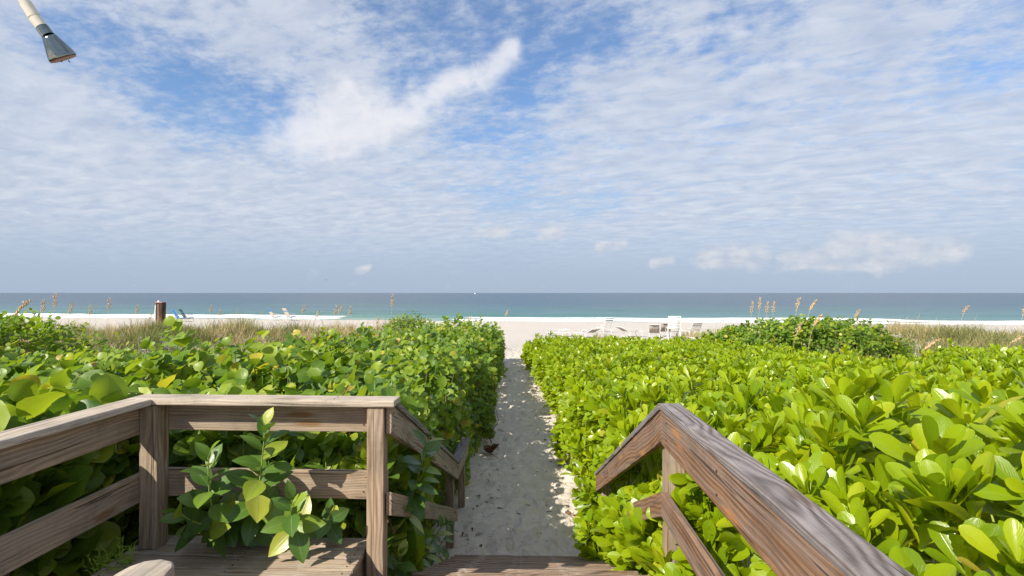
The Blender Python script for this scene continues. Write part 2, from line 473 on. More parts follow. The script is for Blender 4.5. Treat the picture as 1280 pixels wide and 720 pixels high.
def sea_material():
    m, n = new_mat('gulf_water')
    at = n.n('ShaderNodeAttribute', attribute_name='tint')
    s = n.n('ShaderNodeSeparateColor')
    n.set(s.inputs[0], at.outputs['Color'])
    foam, depth, face = s.outputs
    t = n.n('ShaderNodeTexCoord')
    o = t.outputs['Object']
    sp = n.n('ShaderNodeSeparateXYZ')
    n.set(sp.inputs[0], o)
    stretched = n.vec(n.mul(sp.outputs[0], 0.22), sp.outputs[1], 0.0)
    patch = n.noise(n.vec(n.mul(sp.outputs[0], 0.016), n.mul(sp.outputs[1], 0.075), 0.0), 1.0, 5, 0.65)
    c = n.ramp(depth, [(0.0, (0.22, 0.34, 0.27)), (0.16, (0.105, 0.25, 0.215)), (0.38, (0.050, 0.150, 0.150)), (0.65, (0.020, 0.058, 0.085)), (1.0, (0.012, 0.036, 0.064))])
    c = n.mix(n.mul(n.step(patch, 0.42, 0.60), 0.6), c, n.mix(0.55, c, (0.02, 0.09, 0.12)))
    pat2 = n.noise(n.vec(n.mul(sp.outputs[0], 0.05), n.mul(sp.outputs[1], 0.30), 0.0), 1.0, 4, 0.65)
    c = n.mix(n.mul(n.step(pat2, 0.50, 0.66), 0.55), c, n.mix(0.6, c, (0.015, 0.06, 0.07)))
    c = n.mix(n.mul(n.step(pat2, 0.46, 0.34), 0.35), c, n.mix(0.5, c, (0.14, 0.26, 0.26)))
    c = n.mix(n.mul(face, 0.75), c, (0.045, 0.135, 0.105))
    fn = n.noise(n.vec(n.mul(sp.outputs[0], 0.6), n.mul(sp.outputs[1], 1.6), 0.0), 1.0, 6, 0.7)
    fm = n.mul(n.step(n.add(foam, n.mul(n.sub(fn, 0.5), 1.3)), 0.40, 0.72), n.step(foam, 0.06, 0.2))
    c = n.mix(fm, c, (0.86, 0.87, 0.87))
    w1 = n.noise(stretched, 0.55, 5, 0.62, 0.4)
    w2 = n.noise(stretched, 0.07, 4, 0.6, 0.3)
    nb = n.bump(w1, 0.9, 0.5)
    nb = n.bump(w2, 0.5, 1.6, nb)
    finish(n, principled(n, c, n.add(0.24, n.mul(fm, 0.6)), nb, 0.26))
    return m


M['sea'] = sea_material()


# ------------------------------------------------------------------ building helpers
def tag(o, label=None, cat=None, group=None, kind=None):
    if label: o['label'] = label
    if cat: o['category'] = cat
    if group: o['group'] = group
    if kind: o['kind'] = kind
    return o


def link(name, data, parent=None, mat=None):
    o = bpy.data.objects.new(name, data)
    COL.objects.link(o)
    if parent is not None:
        o.parent = parent
    if mat is not None:
        data.materials.append(mat)
    return o


def thing(name, label, cat, loc=(0, 0, 0), rz=0.0, group=None):
    o = link(name, None)
    o.location = loc
    o.rotation_euler = (0, 0, rz)
    o.empty_display_size = 0.2
    return tag(o, label, cat, group)


def mesh_np(name, verts, faces, uv=None, tint=None, smooth=True):
    """verts (n,3), faces (m,k) with k = 3 or 4, uv (n,2) per vertex, tint (n,3) per vertex"""
    me = bpy.data.meshes.new(name)
    nv, (nf, k) = len(verts), faces.shape
    me.vertices.add(nv)
    me.vertices.foreach_set('co', np.ascontiguousarray(verts, np.float32).ravel())
    me.loops.add(nf * k)
    me.loops.foreach_set('vertex_index', np.ascontiguousarray(faces, np.int32).ravel())
    me.polygons.add(nf)
    me.polygons.foreach_set('loop_start', np.arange(0, nf * k, k, dtype=np.int32))
    me.polygons.foreach_set('loop_total', np.full(nf, k, np.int32))
    if smooth:
        me.polygons.foreach_set('use_smooth', np.ones(nf, bool))
    if uv is not None:
        l = me.uv_layers.new(name='UVMap')
        l.data.foreach_set('uv', np.ascontiguousarray(uv[faces.ravel()], np.float32).ravel())
    if tint is not None:
        a = me.attributes.new('tint', 'FLOAT_COLOR', 'POINT')
        a.data.foreach_set('color', np.ascontiguousarray(np.c_[tint, np.ones(nv)], np.float32).ravel())
    me.update()
    me.validate()
    return me


def prism(name, p0, p1, side, up, mat, parent, bevel=0.005, jitter=0.0, cuts=0):
    """a board from p0 to p1 (centres of its end faces); side and up are the full extents of the end face, so the ends stay plumb on a slope"""
    p0, p1, side, up = Vector(p0), Vector(p1), Vector(side), Vector(up)
    ax = (p1 - p0).normalized()
    yv = (side - ax * side.dot(ax)).normalized()
    zv = ax.cross(yv)
    rot = Matrix((ax, yv, zv)).transposed()
    inv = rot.transposed()
    bm = bmesh.new()
    corners = []
    for p in (p0, p1):
        for s, u in ((-.5, -.5), (.5, -.5), (.5, .5), (-.5, .5)):
            corners.append(bm.verts.new(inv @ (p + side * s + up * u - p0)))
    c = corners
    for f in ((0, 1, 2, 3), (7, 6, 5, 4), (0, 4, 5, 1), (1, 5, 6, 2), (2, 6, 7, 3), (3, 7, 4, 0)):
        bm.faces.new([c[i] for i in f])
    bmesh.ops.recalc_face_normals(bm, faces=bm.faces)
    if cuts:
        long_e = [e for e in bm.edges if abs((e.verts[0].co - e.verts[1].co).normalized().x) > 0.8]
        bmesh.ops.subdivide_edges(bm, edges=long_e, cuts=cuts, use_grid_fill=True)
        if jitter:
            rr = random.Random(hash((round(p0.x, 3), round(p0.y, 3), round(p0.z, 3))) & 0xffff)
            xs = {}
            for v in bm.verts:
                k = round(v.co.x, 2)
                if k not in xs:
                    xs[k] = (rr.uniform(-1, 1) * jitter, rr.uniform(-1, 1) * jitter)
                v.co.y += xs[k][0] + rr.uniform(-.3, .3) * jitter
                v.co.z += xs[k][1] + rr.uniform(-.3, .3) * jitter
    if bevel:
        es = [e for e in bm.edges if len(e.link_faces) == 2 and e.link_faces[0].normal.angle(e.link_faces[1].normal) > 0.6]
        bmesh.ops.bevel(bm, geom=es, offset=bevel, segments=2, profile=0.6, affect='EDGES', clamp_overlap=True)
    me = bpy.data.meshes.new(name)
    bm.to_mesh(me)
    bm.free()
    o = link(name, me, parent, mat)
    o.matrix_local = Matrix.Translation(p0) @ rot.to_4x4()
    return o


def tube_np(pts, radii, sides=6):
    """verts, faces of a tapering tube through pts"""
    pts = np.asarray(pts, float)
    n = len(pts)
    radii = np.broadcast_to(np.asarray(radii, float), (n,))
    tan = np.gradient(pts, axis=0)
    tan /= np.linalg.norm(tan, axis=1)[:, None] + 1e-9
    ref = np.array([0.31, 0.17, 0.93]) if abs(tan[:, 2]).mean() < 0.8 else np.array([0.9, 0.3, 0.1])
    a = np.cross(tan, ref)
    a /= np.linalg.norm(a, axis=1)[:, None]
    b = np.cross(tan, a)
    th = np.linspace(0, 2 * np.pi, sides, endpoint=False)
    v = pts[:, None] + radii[:, None, None] * (a[:, None] * np.cos(th)[None, :, None] + b[:, None] * np.sin(th)[None, :, None])
    v = v.reshape(-1, 3)
    i = np.arange(n - 1)[:, None] * sides + np.arange(sides)[None]
    j = np.arange(n - 1)[:, None] * sides + (np.arange(sides)[None] + 1) % sides
    f = np.stack([i, j, j + sides, i + sides], -1).reshape(-1, 4)
    caps = []
    if sides == 4:
        caps = [[3, 2, 1, 0], [len(v) - 4 + q for q in range(4)]]
        f = np.vstack([f, caps])
    elif sides % 2 == 0:
        a0, b0 = len(v), len(v) + sides          # caps keep vertices of their own, so their edges stay crisp
        v = np.vstack([v, v[:sides], v[-sides:]])
        for q in range(1, sides - 2, 2):
            caps.append([a0, a0 + q + 2, a0 + q + 1, a0 + q])
            caps.append([b0, b0 + q, b0 + q + 1, b0 + q + 2])
        f = np.vstack([f, caps])
    return v, f


def join_np(parts):
    vs_, fs_, o = [], [], 0
    for v, f in parts:
        vs_.append(v)
        fs_.append(f + o)
        o += len(v)
    return np.vstack(vs_), np.vstack(fs_)


def tubes(name, lst, mat, parent=None, sides=6, smooth=True):
    v, f = join_np([tube_np(p, r, sides) for p, r in lst])
    return link(name, mesh_np(name, v, f, smooth=smooth), parent, mat)


def box_np(cx, cy, cz, sx, sy, sz):
    v = np.array([[x, y, z] for z in (-.5, .5) for x, y in ((-.5, -.5), (.5, -.5), (.5, .5), (-.5, .5))]) * (sx, sy, sz) + (cx, cy, cz)
    f = np.array([[3, 2, 1, 0], [4, 5, 6, 7], [0, 1, 5, 4], [1, 2, 6, 5], [2, 3, 7, 6], [3, 0, 4, 7]])
    return v, f


def vnoise(x, y, scale, seed=0):
    """smooth value noise"""
    g = np.random.default_rng(seed).random((64, 64))
    X, Y = np.asarray(x) / scale + 100.0, np.asarray(y) / scale + 100.0
    xi, yi = np.floor(X).astype(int), np.floor(Y).astype(int)
    fx, fy = X - xi, Y - yi
    fx, fy = fx * fx * (3 - 2 * fx), fy * fy * (3 - 2 * fy)
    a, b = g[xi % 64, yi % 64], g[(xi + 1) % 64, yi % 64]
    c, d = g[xi % 64, (yi + 1) % 64], g[(xi + 1) % 64, (yi + 1) % 64]
    return (a * (1 - fx) + b * fx) * (1 - fy) + (c * (1 - fx) + d * fx) * fy


def sstep(a, b, x):
    t = np.clip((np.asarray(x, float) - a) / (b - a), 0, 1)
    return t * t * (3 - 2 * t)


# ------------------------------------------------------------------ ground and sea
def path_left(y):
    return np.interp(y, [5, 7, 10.5, 15, 23, 30], [-0.86, -0.82, -0.80, -0.90, -1.12, -1.5])


def path_right(y):
    return np.interp(y, [5, 6.3, 8.4, 11.4, 14.2, 17.9, 23, 30], [0.84, 0.86, 0.86, 0.62, 0.46, 0.24, -0.18, 0.4])


def shore(x):
    return 63.5 - 0.11 * np.asarray(x)


def ground_z(x, y):
    x, y = np.asarray(x, float), np.asarray(y, float)
    s = shore(x)
    z = -0.65 * sstep(-9, 9, y - s) - 2.5 * sstep(6, 60, y - s)
    z = z + 0.75 * np.exp(-((x + 16) / 10.5) ** 2 - ((y - 27) / 8) ** 2)
    z = z + 0.85 * np.exp(-((x - 23) / 10) ** 2 - ((y - 27) / 8) ** 2)
    z = z + 0.30 * np.exp(-((x + 5) / 3) ** 2 - ((y - 27) / 4) ** 2)
    z = z + (vnoise(x, y, 2.6, 3) - .5) * 0.10 + (vnoise(x, y, 0.9, 4) - .5) * 0.05 + (vnoise(x, y, 4.5, 14) - .5) * 0.7 * sstep(12, 18, y) * sstep(40, 32, y) * np.maximum(sstep(-3.5, -6, x), sstep(7.5, 10, x))
    return z


xs = np.unique(np.round(np.r_[np.linspace(-4000, -80, 16), np.arange(-80, -30, 2.0), np.arange(-30, -2.2, 0.6), np.arange(-2.2, 1.5, 0.055), np.arange(1.5, 30, 0.6), np.arange(30, 80, 2.0), np.linspace(80, 4000, 16)], 3))
ys = np.unique(np.round(np.r_[np.linspace(-3000, -20, 12), np.arange(-20, 5.5, 0.6), np.arange(5.5, 14, 0.06), np.arange(14, 30, 0.12), np.arange(30, 75, 0.6), np.linspace(75, 140, 14)], 3))
X, Y = np.meshgrid(xs, ys)
Z = ground_z(X, Y)
near = sstep(5, 6.5, Y) * sstep(32, 26, Y)
rngf = np.random.default_rng(5)
foot = np.zeros_like(Z)
for i in range(650):                               # footprints and scuffs along the path
    fy = 5.9 + 24 * rngf.random() ** 1.5
    fx = rngf.uniform(path_left(fy) + 0.1, path_right(fy) - 0.1)
    a = rngf.normal(0, 0.5)
    lx, ly = X - fx, Y - fy
    sel = (np.abs(lx) < 0.4) & (np.abs(ly) < 0.4)
    u = lx[sel] * math.cos(a) - ly[sel] * math.sin(a)
    w = lx[sel] * math.sin(a) + ly[sel] * math.cos(a)
    d2 = (u / 0.055) ** 2 + (w / 0.125) ** 2
    foot[sel] += rngf.uniform(0.5, 1.0) * (-0.048 * np.exp(-d2 ** 1.6) + 0.024 * np.exp(-(np.sqrt(d2) - 1.7) ** 2 * 3))
Z = Z + near * (foot + (vnoise(X, Y, 0.22, 6) - .5) * 0.04 + (vnoise(X, Y, 0.12, 8) - .5) * 0.03)
ni, nj = X.shape
idx = np.arange(ni * nj).reshape(ni, nj)
F = np.stack([idx[:-1, :-1], idx[:-1, 1:], idx[1:, 1:], idx[1:, :-1]], -1).reshape(-1, 4)
g = link('sand_ground', mesh_np('sand_ground', np.c_[X.ravel(), Y.ravel(), Z.ravel()], F), None, M['sand'])
tag(g, 'pale sand of the beach, dunes and path', kind='structure')

SEA_Z = -0.27
sx_ = np.linspace(-1, 1, 761)
rows = np.r_[np.arange(-7, 30, 0.35), np.arange(30, 90, 1.0), np.arange(90, 300, 5.0), np.geomspace(300, 45000, 60)]
halfw = np.where(rows < 90, 190.0, 190.0 + (rows - 90) * 2.5)
SX = sx_[None, :] * halfw[:, None]
V_ = np.repeat(rows[:, None], len(sx_), 1)
SY = shore(np.clip(SX, -400, 400)) * 1.0 + V_
wob = (vnoise(SX, V_ * 0 + 3, 30, 21) - .5) * 2.2 + (vnoise(SX, V_ * 0 + 7, 6, 22) - .5) * 1.4
q = V_ + wob
amp = sstep(120, 40, V_)
sz = np.zeros_like(SX)
foamv = np.zeros_like(SX)
facev = np.zeros_like(SX)
for c0, wd, hgt, fo, seed in ((1.0, 1.1, 0.16, 1.0, 31), (4.2, 1.3, 0.30, 0.9, 32), (9.5, 1.8, 0.34, 0.25, 33), (17, 2.2, 0.30, 0.0, 34), (25, 2.6, 0.26, 0.0, 35), (38, 3.2, 0.24, 0.0, 36), (55, 4, 0.22, 0, 37), (75, 5, 0.2, 0, 38)):
    loc = 0.35 + 0.65 * sstep(0.35, 0.65, vnoise(SX, V_ * 0, 30, seed))
    if c0 < 5:
        loc = 0.5 + 0.5 * loc
    if c0 > 5 and fo > 0:
        loc = sstep(0.5, 0.75, vnoise(SX, V_ * 0, 24, seed))
    d = (q - c0 - (vnoise(SX, V_ * 0 + 2, 18, seed + 9) - .5) * 3) / wd
    sz += loc * hgt * np.exp(-d ** 2)
    facev += loc * np.exp(-((d + 0.7) / 0.7) ** 2) * (0.9 if c0 > 3 else 0.2)
    foamv += fo * loc * np.exp(-((d + 0.35) / 0.75) ** 2)
gap = 1 - 0.85 * sstep(-27, -22, SX) * sstep(-6, -11, SX) * sstep(40, 20, V_)
foamv += 0.55 * np.exp(-((q + 1.2) / 1.5) ** 2) + 0.50 * np.exp(-((q - 2.2) / 2.4) ** 2)
sz += (vnoise(SX, SY, 3.2, 41) - .5) * 0.10 * amp + (vnoise(SX, SY, 9, 42) - .5) * 0.16 * sstep(400, 100, V_)
sz -= 0.25 * sstep(-4, -7, V_)
depthv = np.clip(np.log10(np.maximum(V_, 1) / 3.0) / 2.3, 0, 1)
ni, nj = SX.shape
idx = np.arange(ni * nj).reshape(ni, nj)
F = np.stack([idx[:-1, :-1], idx[:-1, 1:], idx[1:, 1:], idx[1:, :-1]], -1).reshape(-1, 4)
g = link('sea', mesh_np('sea', np.c_[SX.ravel(), SY.ravel(), (sz + SEA_Z).ravel()], F, tint=np.c_[np.clip(foamv * gap * (0.65 + 0.5 * vnoise(SX, V_ * 0 + 11, 14, 77)), 0, 1).ravel(), depthv.ravel(), np.clip(facev, 0, 1).ravel()]), None, M['sea'])
tag(g, 'blue green sea with white surf along the beach', kind='structure')

# ------------------------------------------------------------------ deck, stairs, railings
DZ = 1.42                       # deck surface
CAPZ = 2.35                     # top of the hand rails
deck = thing('wooden_deck', 'weathered plank deck at lower left behind the corner railing', 'deck', (-1.0, 1.0, 0))


def at(parent, p):
    return Vector(p) - Vector(parent.location)


y = 3.50
rb = random.Random(3)
while y > -1.6:
    x1 = -1.00 if y > 2.95 else 0.80
    zz_ = DZ - 0.019 + rb.uniform(-.002, .002)
    prism('plank', at(deck, (-2.46 + rb.uniform(-.01, .01), y - 0.0675, zz_)), at(deck, (x1 + rb.uniform(-.008, .008), y - 0.0675, zz_)), (0, 0.126, 0), (0, 0, 0.038), M['wood_deck'], deck, 0.008, 0.003, 6)
    y -= 0.141
for xx in (-2.40, -1.72, -1.035):
    prism('joist', at(deck, (xx, -1.6, DZ - 0.13)), at(deck, (xx, 3.44, DZ - 0.13)), (0.04, 0, 0), (0, 0, 0.18), M['wood_rail'], deck, 0.004)
for xx in (-0.4, 0.2, 0.76):
    prism('joist', at(deck, (xx, -1.6, DZ - 0.13)), at(deck, (xx, 2.90, DZ - 0.13)), (0.04, 0, 0), (0, 0, 0.18), M['wood_rail'], deck, 0.004)
prism('rim_board', at(deck, (-2.44, 3.462, DZ - 0.13)), at(deck, (-1.01, 3.462, DZ - 0.13)), (0, 0.036, 0), (0, 0, 0.18), M['wood_rail'], deck, 0.004)
prism('rim_board', at(deck, (-1.0, 2.925, DZ - 0.13)), at(deck, (0.80, 2.925, DZ - 0.13)), (0, 0.036, 0), (0, 0, 0.18), M['wood_rail'], deck, 0.004)
for xx, yy in ((-2.3, 0.2), (-2.3, -1.4), (0.6, -1.4), (0.6, 1.4), (-1.1, 0.3)):
    prism('deck_post', at(deck, (xx, yy, -0.2)), at(deck, (xx, yy, DZ - 0.22)), (0.1, 0, 0), (0, 0.1, 0), M['wood_rail'], deck, 0.005)

stairs = thing('wooden_staircase', 'sandy wooden steps going down to the beach path', 'stairs', (0, 5.9, 0))
RISE, RUN, Y0 = 0.158, 0.37, 2.95
for k in range(1, 9):
    z = DZ - RISE * k - 0.02
    ya = Y0 + RUN * (k - 1)
    for j in range(2):
        prism('tread', at(stairs, (-0.80 + rb.uniform(-.012, .012), ya + 0.10 + 0.188 * j, z)), at(stairs, (0.80 + rb.uniform(-.012, .012), ya + 0.10 + 0.188 * j, z)), (0, 0.178, 0), (0, 0, 0.04), M['wood_tread'], stairs, 0.007, 0.0025, 5)
for xx in (-0.77, 0.0, 0.77):
    zA, zB = DZ - RISE - 0.16, -0.02
    prism('stringer', at(stairs, (xx, Y0, zA)), at(stairs, (xx, Y0 + 8 * RUN - 0.05, zA - RISE * 7.75)), (0.04, 0, 0), (0, 0, 0.20), M['wood_rail'], stairs, 0.004)

SL = -0.43                       # slope of the stair rails
# left corner railing of the deck
rl = thing('corner_railing', 'weathered two-rail wooden deck railing turning the left corner', 'railing', (-2.3, 3.35, DZ))
prism('cap_rail', at(rl, (-2.48, 3.36, CAPZ - 0.020)), at(rl, (-0.815, 3.36, CAPZ - 0.026)), (0, 0.165, 0), (0, 0, 0.040), M['wood_cap'], rl, 0.010, 0.0012, 8)
prism('cap_rail', at(rl, (-2.395, -1.5, CAPZ - 0.010)), at(rl, (-2.395, 3.274, CAPZ - 0.020)), (0.165, 0, 0), (0, 0, 0.040), M['wood_cap'], rl, 0.010, 0.0012, 10)
for zc, name in ((CAPZ - 0.134, 'top_board'), (1.795, 'lower_board')):
    prism(name, at(rl, (-2.44, 3.422, zc)), at(rl, (-0.89, 3.422, zc - 0.006)), (0, 0.038, 0), (0, 0, 0.175), M['wood_rail'], rl, 0.006, 0.0012, 8)
    prism(name, at(rl, (-2.422, -1.5, zc)), at(rl, (-2.422, 3.40, zc - 0.004)), (0.038, 0, 0), (0, 0, 0.175), M['wood_rail'], rl, 0.006, 0.0012, 8)
prism('post', at(rl, (-2.345, 3.345, DZ + 0.002)), at(rl, (-2.345, 3.345, CAPZ - 0.045)), (0.112, 0, 0), (0, 0.112, 0), M['wood_rail'], rl, 0.006, 0.001, 4)
prism('post', at(rl, (-2.345, 0.9, DZ + 0.002)), at(rl, (-2.345, 0.9, CAPZ - 0.045)), (0.112, 0, 0), (0, 0.112, 0), M['wood_rail'], rl, 0.006, 0.001, 4)
prism('post', at(rl, (-0.937, 3.348, -0.1)), at(rl, (-0.937, 3.348, CAPZ - 0.048)), (0.104, 0, 0), (0, 0.104, 0), M['wood_post'], rl, 0.006, 0.001, 6)

# left stair railing
ls = thing('stair_railing', 'left stair handrail descending beside the leafy hedge with a level end piece', 'railing', (-0.84, 5.0, 0))
ya, yb, yc = 3.44, 6.50, 7.65
zt = lambda yy, z0: z0 + SL * (yy - 3.35)
xb = -0.862
prism('top_board', at(ls, (xb, 3.33, zt(3.33, CAPZ - 0.135))), at(ls, (xb, yb, zt(yb, CAPZ - 0.135))), (0.036, 0, 0), (0, 0, 0.18), M['wood_rail'], ls, 0.005, 0.001, 8)
prism('lower_board', at(ls, (xb, 3.33, zt(3.33, 1.695))), at(ls, (xb, yb - 0.05, zt(yb - 0.05, 1.695))), (0.036, 0, 0), (0, 0, 0.145), M['wood_rail'], ls, 0.005, 0.001, 8)
prism('cap_rail', at(ls, (xb - 0.03, ya + 0.015, zt(ya, CAPZ - 0.022))), at(ls, (xb - 0.03, yb, zt(yb, CAPZ - 0.022))), (0.12, 0, 0), (0, 0, 0.040), M['wood_grey'], ls, 0.008, 0.001, 8)
ze = zt(yb, CAPZ)
prism('end_cap_rail', at(ls, (xb - 0.02, yb + 0.006, ze - 0.022)), at(ls, (xb - 0.02, yc, ze - 0.05)), (0.12, 0, 0), (0, 0, 0.040), M['wood_grey'], ls, 0.010, 0.001, 4)
prism('end_board', at(ls, (xb, yb + 0.006, ze - 0.135)), at(ls, (xb, yc - 0.03, ze - 0.16)), (0.036, 0, 0), (0, 0, 0.17), M['wood_rail'], ls, 0.005)
prism('post', at(ls, (xb - 0.07, yb - 0.06, -0.2)), at(ls, (xb - 0.07, yb - 0.06, ze - 0.05)), (0.09, 0, 0), (0, 0.09, 0), M['wood_post'], ls, 0.005)
prism('post', at(ls, (xb - 0.07, yc - 0.12, -0.2)), at(ls, (xb - 0.07, yc - 0.12, ze - 0.09)), (0.09, 0, 0), (0, 0.09, 0), M['wood_post'], ls, 0.005)

# right railing: level along the deck, then down the stairs
rr_ = thing('handrail', 'brown and grey handrail on the right, level then bending down the stairs', 'railing', (0.86, 3.0, 0))
xr, yk = 0.820, 3.33
CAPL = CAPZ
CAPZ = CAPL - 0.022
SLR = -0.457
zr = lambda yy, z0: z0 + SLR * (yy - yk)
prism('top_board', at(rr_, (xr, -1.5, CAPZ - 0.142)), at(rr_, (xr, yk, CAPZ - 0.142)), (0.040, 0, 0), (0, 0, 0.20), M['wood_brown'], rr_, 0.006, 0.0012, 10)
prism('cap_rail', at(rr_, (xr + 0.036, -1.5, CAPZ - 0.020)), at(rr_, (xr + 0.036, yk + 0.01, CAPZ - 0.020)), (0.126, 0, 0), (0, 0, 0.042), M['wood_grey'], rr_, 0.011, 0.0015, 12)
prism('stair_board', at(rr_, (xr, yk + 0.004, zr(yk, CAPZ - 0.137))), at(rr_, (xr, 6.55, zr(6.55, CAPZ - 0.137))), (0.040, 0, 0), (0, 0, 0.19), M['wood_brown'], rr_, 0.005, 0.001, 8)
prism('stair_cap_rail', at(rr_, (xr + 0.03, yk + 0.016, zr(yk, CAPZ - 0.020))), at(rr_, (xr + 0.03, 6.57, zr(6.57, CAPZ - 0.020))), (0.125, 0, 0), (0, 0, 0.042), M['wood_grey'], rr_, 0.009, 0.001, 8)
prism('lower_board', at(rr_, (xr, -1.5, 1.72)), at(rr_, (xr, yk, 1.72)), (0.040, 0, 0), (0, 0, 0.15), M['wood_brown'], rr_, 0.006, 0.001, 10)
prism('lower_stair_board', at(rr_, (xr, yk + 0.004, zr(yk, 1.72))), at(rr_, (xr, 4.55, zr(4.55, 1.72))), (0.040, 0, 0), (0, 0, 0.15), M['wood_brown'], rr_, 0.005, 0.001, 5)
for yy, zp in ((yk + 0.09, CAPZ - 0.075), (0.6, CAPZ - 0.045), (-1.2, CAPZ - 0.045)):
    prism('post', at(rr_, (xr + 0.078, yy, -0.1)), at(rr_, (xr + 0.078, yy, zp)), (0.112, 0, 0), (0, 0.112, 0), M['wood_post'], rr_, 0.006, 0.001, 5)
prism('post', at(rr_, (xr + 0.072, 6.40, -0.2)), at(rr_, (xr + 0.072, 6.40, zr(6.4, CAPZ - 0.065))), (0.09, 0, 0), (0, 0.09, 0), M['wood_post'], rr_, 0.005)

CAPZ = CAPL

# rounded end of the near handrail at the bottom left
nr = thing('near_handrail', 'rounded end of a worn handrail rising into view at bottom left', 'railing', (-1.0, 1.0, DZ))
bm = bmesh.new()
prof = [(-0.070, -1.4), (0.070, -1.4), (0.070, 1.36), (0.062, 1.40), (0.040, 1.432), (0.0, 1.445), (-0.040, 1.432), (-0.062, 1.40), (-0.070, 1.36)]
bot = [bm.verts.new((yv, -xv, 0.0)) for xv, yv in prof]
fc = bm.faces.new(bot)
ex = bmesh.ops.extrude_face_region(bm, geom=[fc])
for v in ex['geom']:
    if isinstance(v, bmesh.types.BMVert):
        v.co.z += 0.045
bmesh.ops.recalc_face_normals(bm, faces=bm.faces)
es = [e for e in bm.edges if abs(e.verts[0].co.z - e.verts[1].co.z) < 1e-5]
bmesh.ops.bevel(bm, geom=es, offset=0.014, segments=3, profile=0.6, affect='EDGES', clamp_overlap=True)
me = bpy.data.meshes.new('cap_rail')
bm.to_mesh(me)
bm.free()
o = link('cap_rail', me, nr, M['wood_cap'])
o.location = (0.012, -1.0, 2.285 - 0.045 - DZ)
o.rotation_euler = (0, 0, R(90))
prism('top_board', at(nr, (-0.985, -1.4, 2.155)), at(nr, (-0.985, 1.33, 2.155)), (0.038, 0, 0), (0, 0, 0.16), M['wood_rail'], nr, 0.005)
prism('lower_board', at(nr, (-0.985, -1.4, 1.75)), at(nr, (-0.985, 1.33, 1.75)), (0.038, 0, 0), (0, 0, 0.15), M['wood_rail'], nr, 0.005)
for yy in (1.24, -0.9):
    prism('post', at(nr, (-1.055, yy, DZ + 0.002)), at(nr, (-1.055, yy, 2.237)), (0.1, 0, 0), (0, 0.1, 0), M['wood_rail'], nr, 0.005)

# screw and bolt heads
SCREW = {}


def screw(parent, p, axis, r=0.0045):
    key = (axis, r)
    if key not in SCREW:
        d = Vector(axis) * 0.004
        v, f = tube_np([-d, d * 0.6, d], [r, r, r * 0.6], 8)
        me = mesh_np('screw', v, f)
        me.materials.append(M['rust'])
        SCREW[key] = me
    o = link('screw', SCREW[key], parent)
    o.location = at(parent, p)


for zc in (CAPZ - 0.134, 1.795):
    for dzz in (-0.045, 0.045):
        for xx in (-1.62, -1.03):
            screw(rl, (xx + 0.01 * dzz / 0.045, 3.402, zc + dzz), (0, 1, 0))
        for yy in (0.86, 2.1):
            screw(rl, (-2.402, yy, zc + dzz), (1, 0, 0))
for yy in (0.62, 1.45, 2.35, 3.2):
    for dzz in (-0.05, 0.05):
        screw(rr_, (0.800, yy + 0.01 * dzz, CAPZ - 0.16 + dzz), (1, 0, 0), 0.0055)
for yy in (3.37, 6.40):
    for dzz in (-0.04, 0.04):
        screw(ls, (-0.843, yy, CAPZ - 0.135 + SL * (yy - 3.35) + dzz), (1, 0, 0), 0.0055)
for xx in (-2.2, -1.75, -1.2):
    screw(rl, (xx, 3.33, CAPZ - 0.005), (0, 0, 1), 0.004)
    screw(rl, (xx, 3.39, CAPZ - 0.005), (0, 0, 1), 0.004)
for k in range(6):
    for xx in (-2.40, -1.72, -1.05):
        for e in (-0.03, 0.03):
            screw(deck, (xx, 3.50 - 0.141 * k - 0.0675 + e, DZ + 0.001), (0, 0, 1), 0.004)

# ------------------------------------------------------------------ outdoor shower
sh = thing('outdoor_shower', 'chrome shower head on a cream pipe hanging into the top left sky', 'shower', (-2.25, 1.30, DZ))
D_ = 1.50


def ray(px, py, d):
    return Vector((bearing(px) * d, d, CAM_H + rise(px, py) * d))


hp0, hp1 = ray(57, 38, D_), ray(75, 74, D_ + 0.012)
axis = (hp1 - hp0).normalized()
j0 = hp0 - (hp1 - hp0) * 0.50
pts = [ray(46, 30, 1.50), ray(36, 12, 1.49), ray(18, -14, 1.47), ray(-40, -60, 1.45), ray(-110, -85, 1.42), ray(-200, -70, 1.38), Vector((-2.1, 1.32, 3.75)), Vector((-2.22, 1.30, 3.55)), Vector((-2.25, 1.30, 3.2)), Vector((-2.25, 1.30, DZ))]
L_ = sh.location
tubes('pipe', [([p - L_ for p in pts], 0.0125)], M['pvc'], sh, 14)
tubes('coupling', [([ray(29, 2, 1.485) - L_, ray(40, 19, 1.495) - L_], [0.0150, 0.0152])], M['pvc'], sh, 14)
tubes('pipe_sleeve', [([ray(41, 21, 1.496) - L_, ray(51, 34, 1.503) - L_], [0.0158, 0.0150])], M['pvc'], sh, 14)
tubes('swivel_joint', [([ray(50, 33, 1.503) - L_, ray(58.5, 44, 1.507) - L_], [0.0165, 0.0165])], M['chrome'], sh, 16)
hd0 = ray(58, 43, 1.507)
hd1 = ray(76.5, 71.5, 1.537)
ax = (hd1 - hd0)
prof_t, prof_r = [0.0, 0.02, 0.16, 0.45, 0.8, 0.93, 0.97, 1.0], [0.008, 0.0175, 0.020, 0.0265, 0.0335, 0.0355, 0.0360, 0.0345]
head = tubes('shower_head', [([hd0 + ax * t - L_ for t in prof_t], prof_r)], M['chrome'], sh, 28)
me = head.data
co = np.zeros(len(me.vertices) * 3, np.float32)
me.vertices.foreach_get('co', co)
co = co.reshape(-1, 3)
nr_ = len(prof_t)
for i in range(2, nr_ - 1):
    ring = co[i * 28:(i + 1) * 28]
    c_ = ring.mean(0)
    ring[:] = c_ + (ring - c_) * (1 + 0.035 * np.cos(np.arange(28) * 2 * np.pi / 4))[:, None]
me.vertices.foreach_set('co', co.ravel())
me.update()
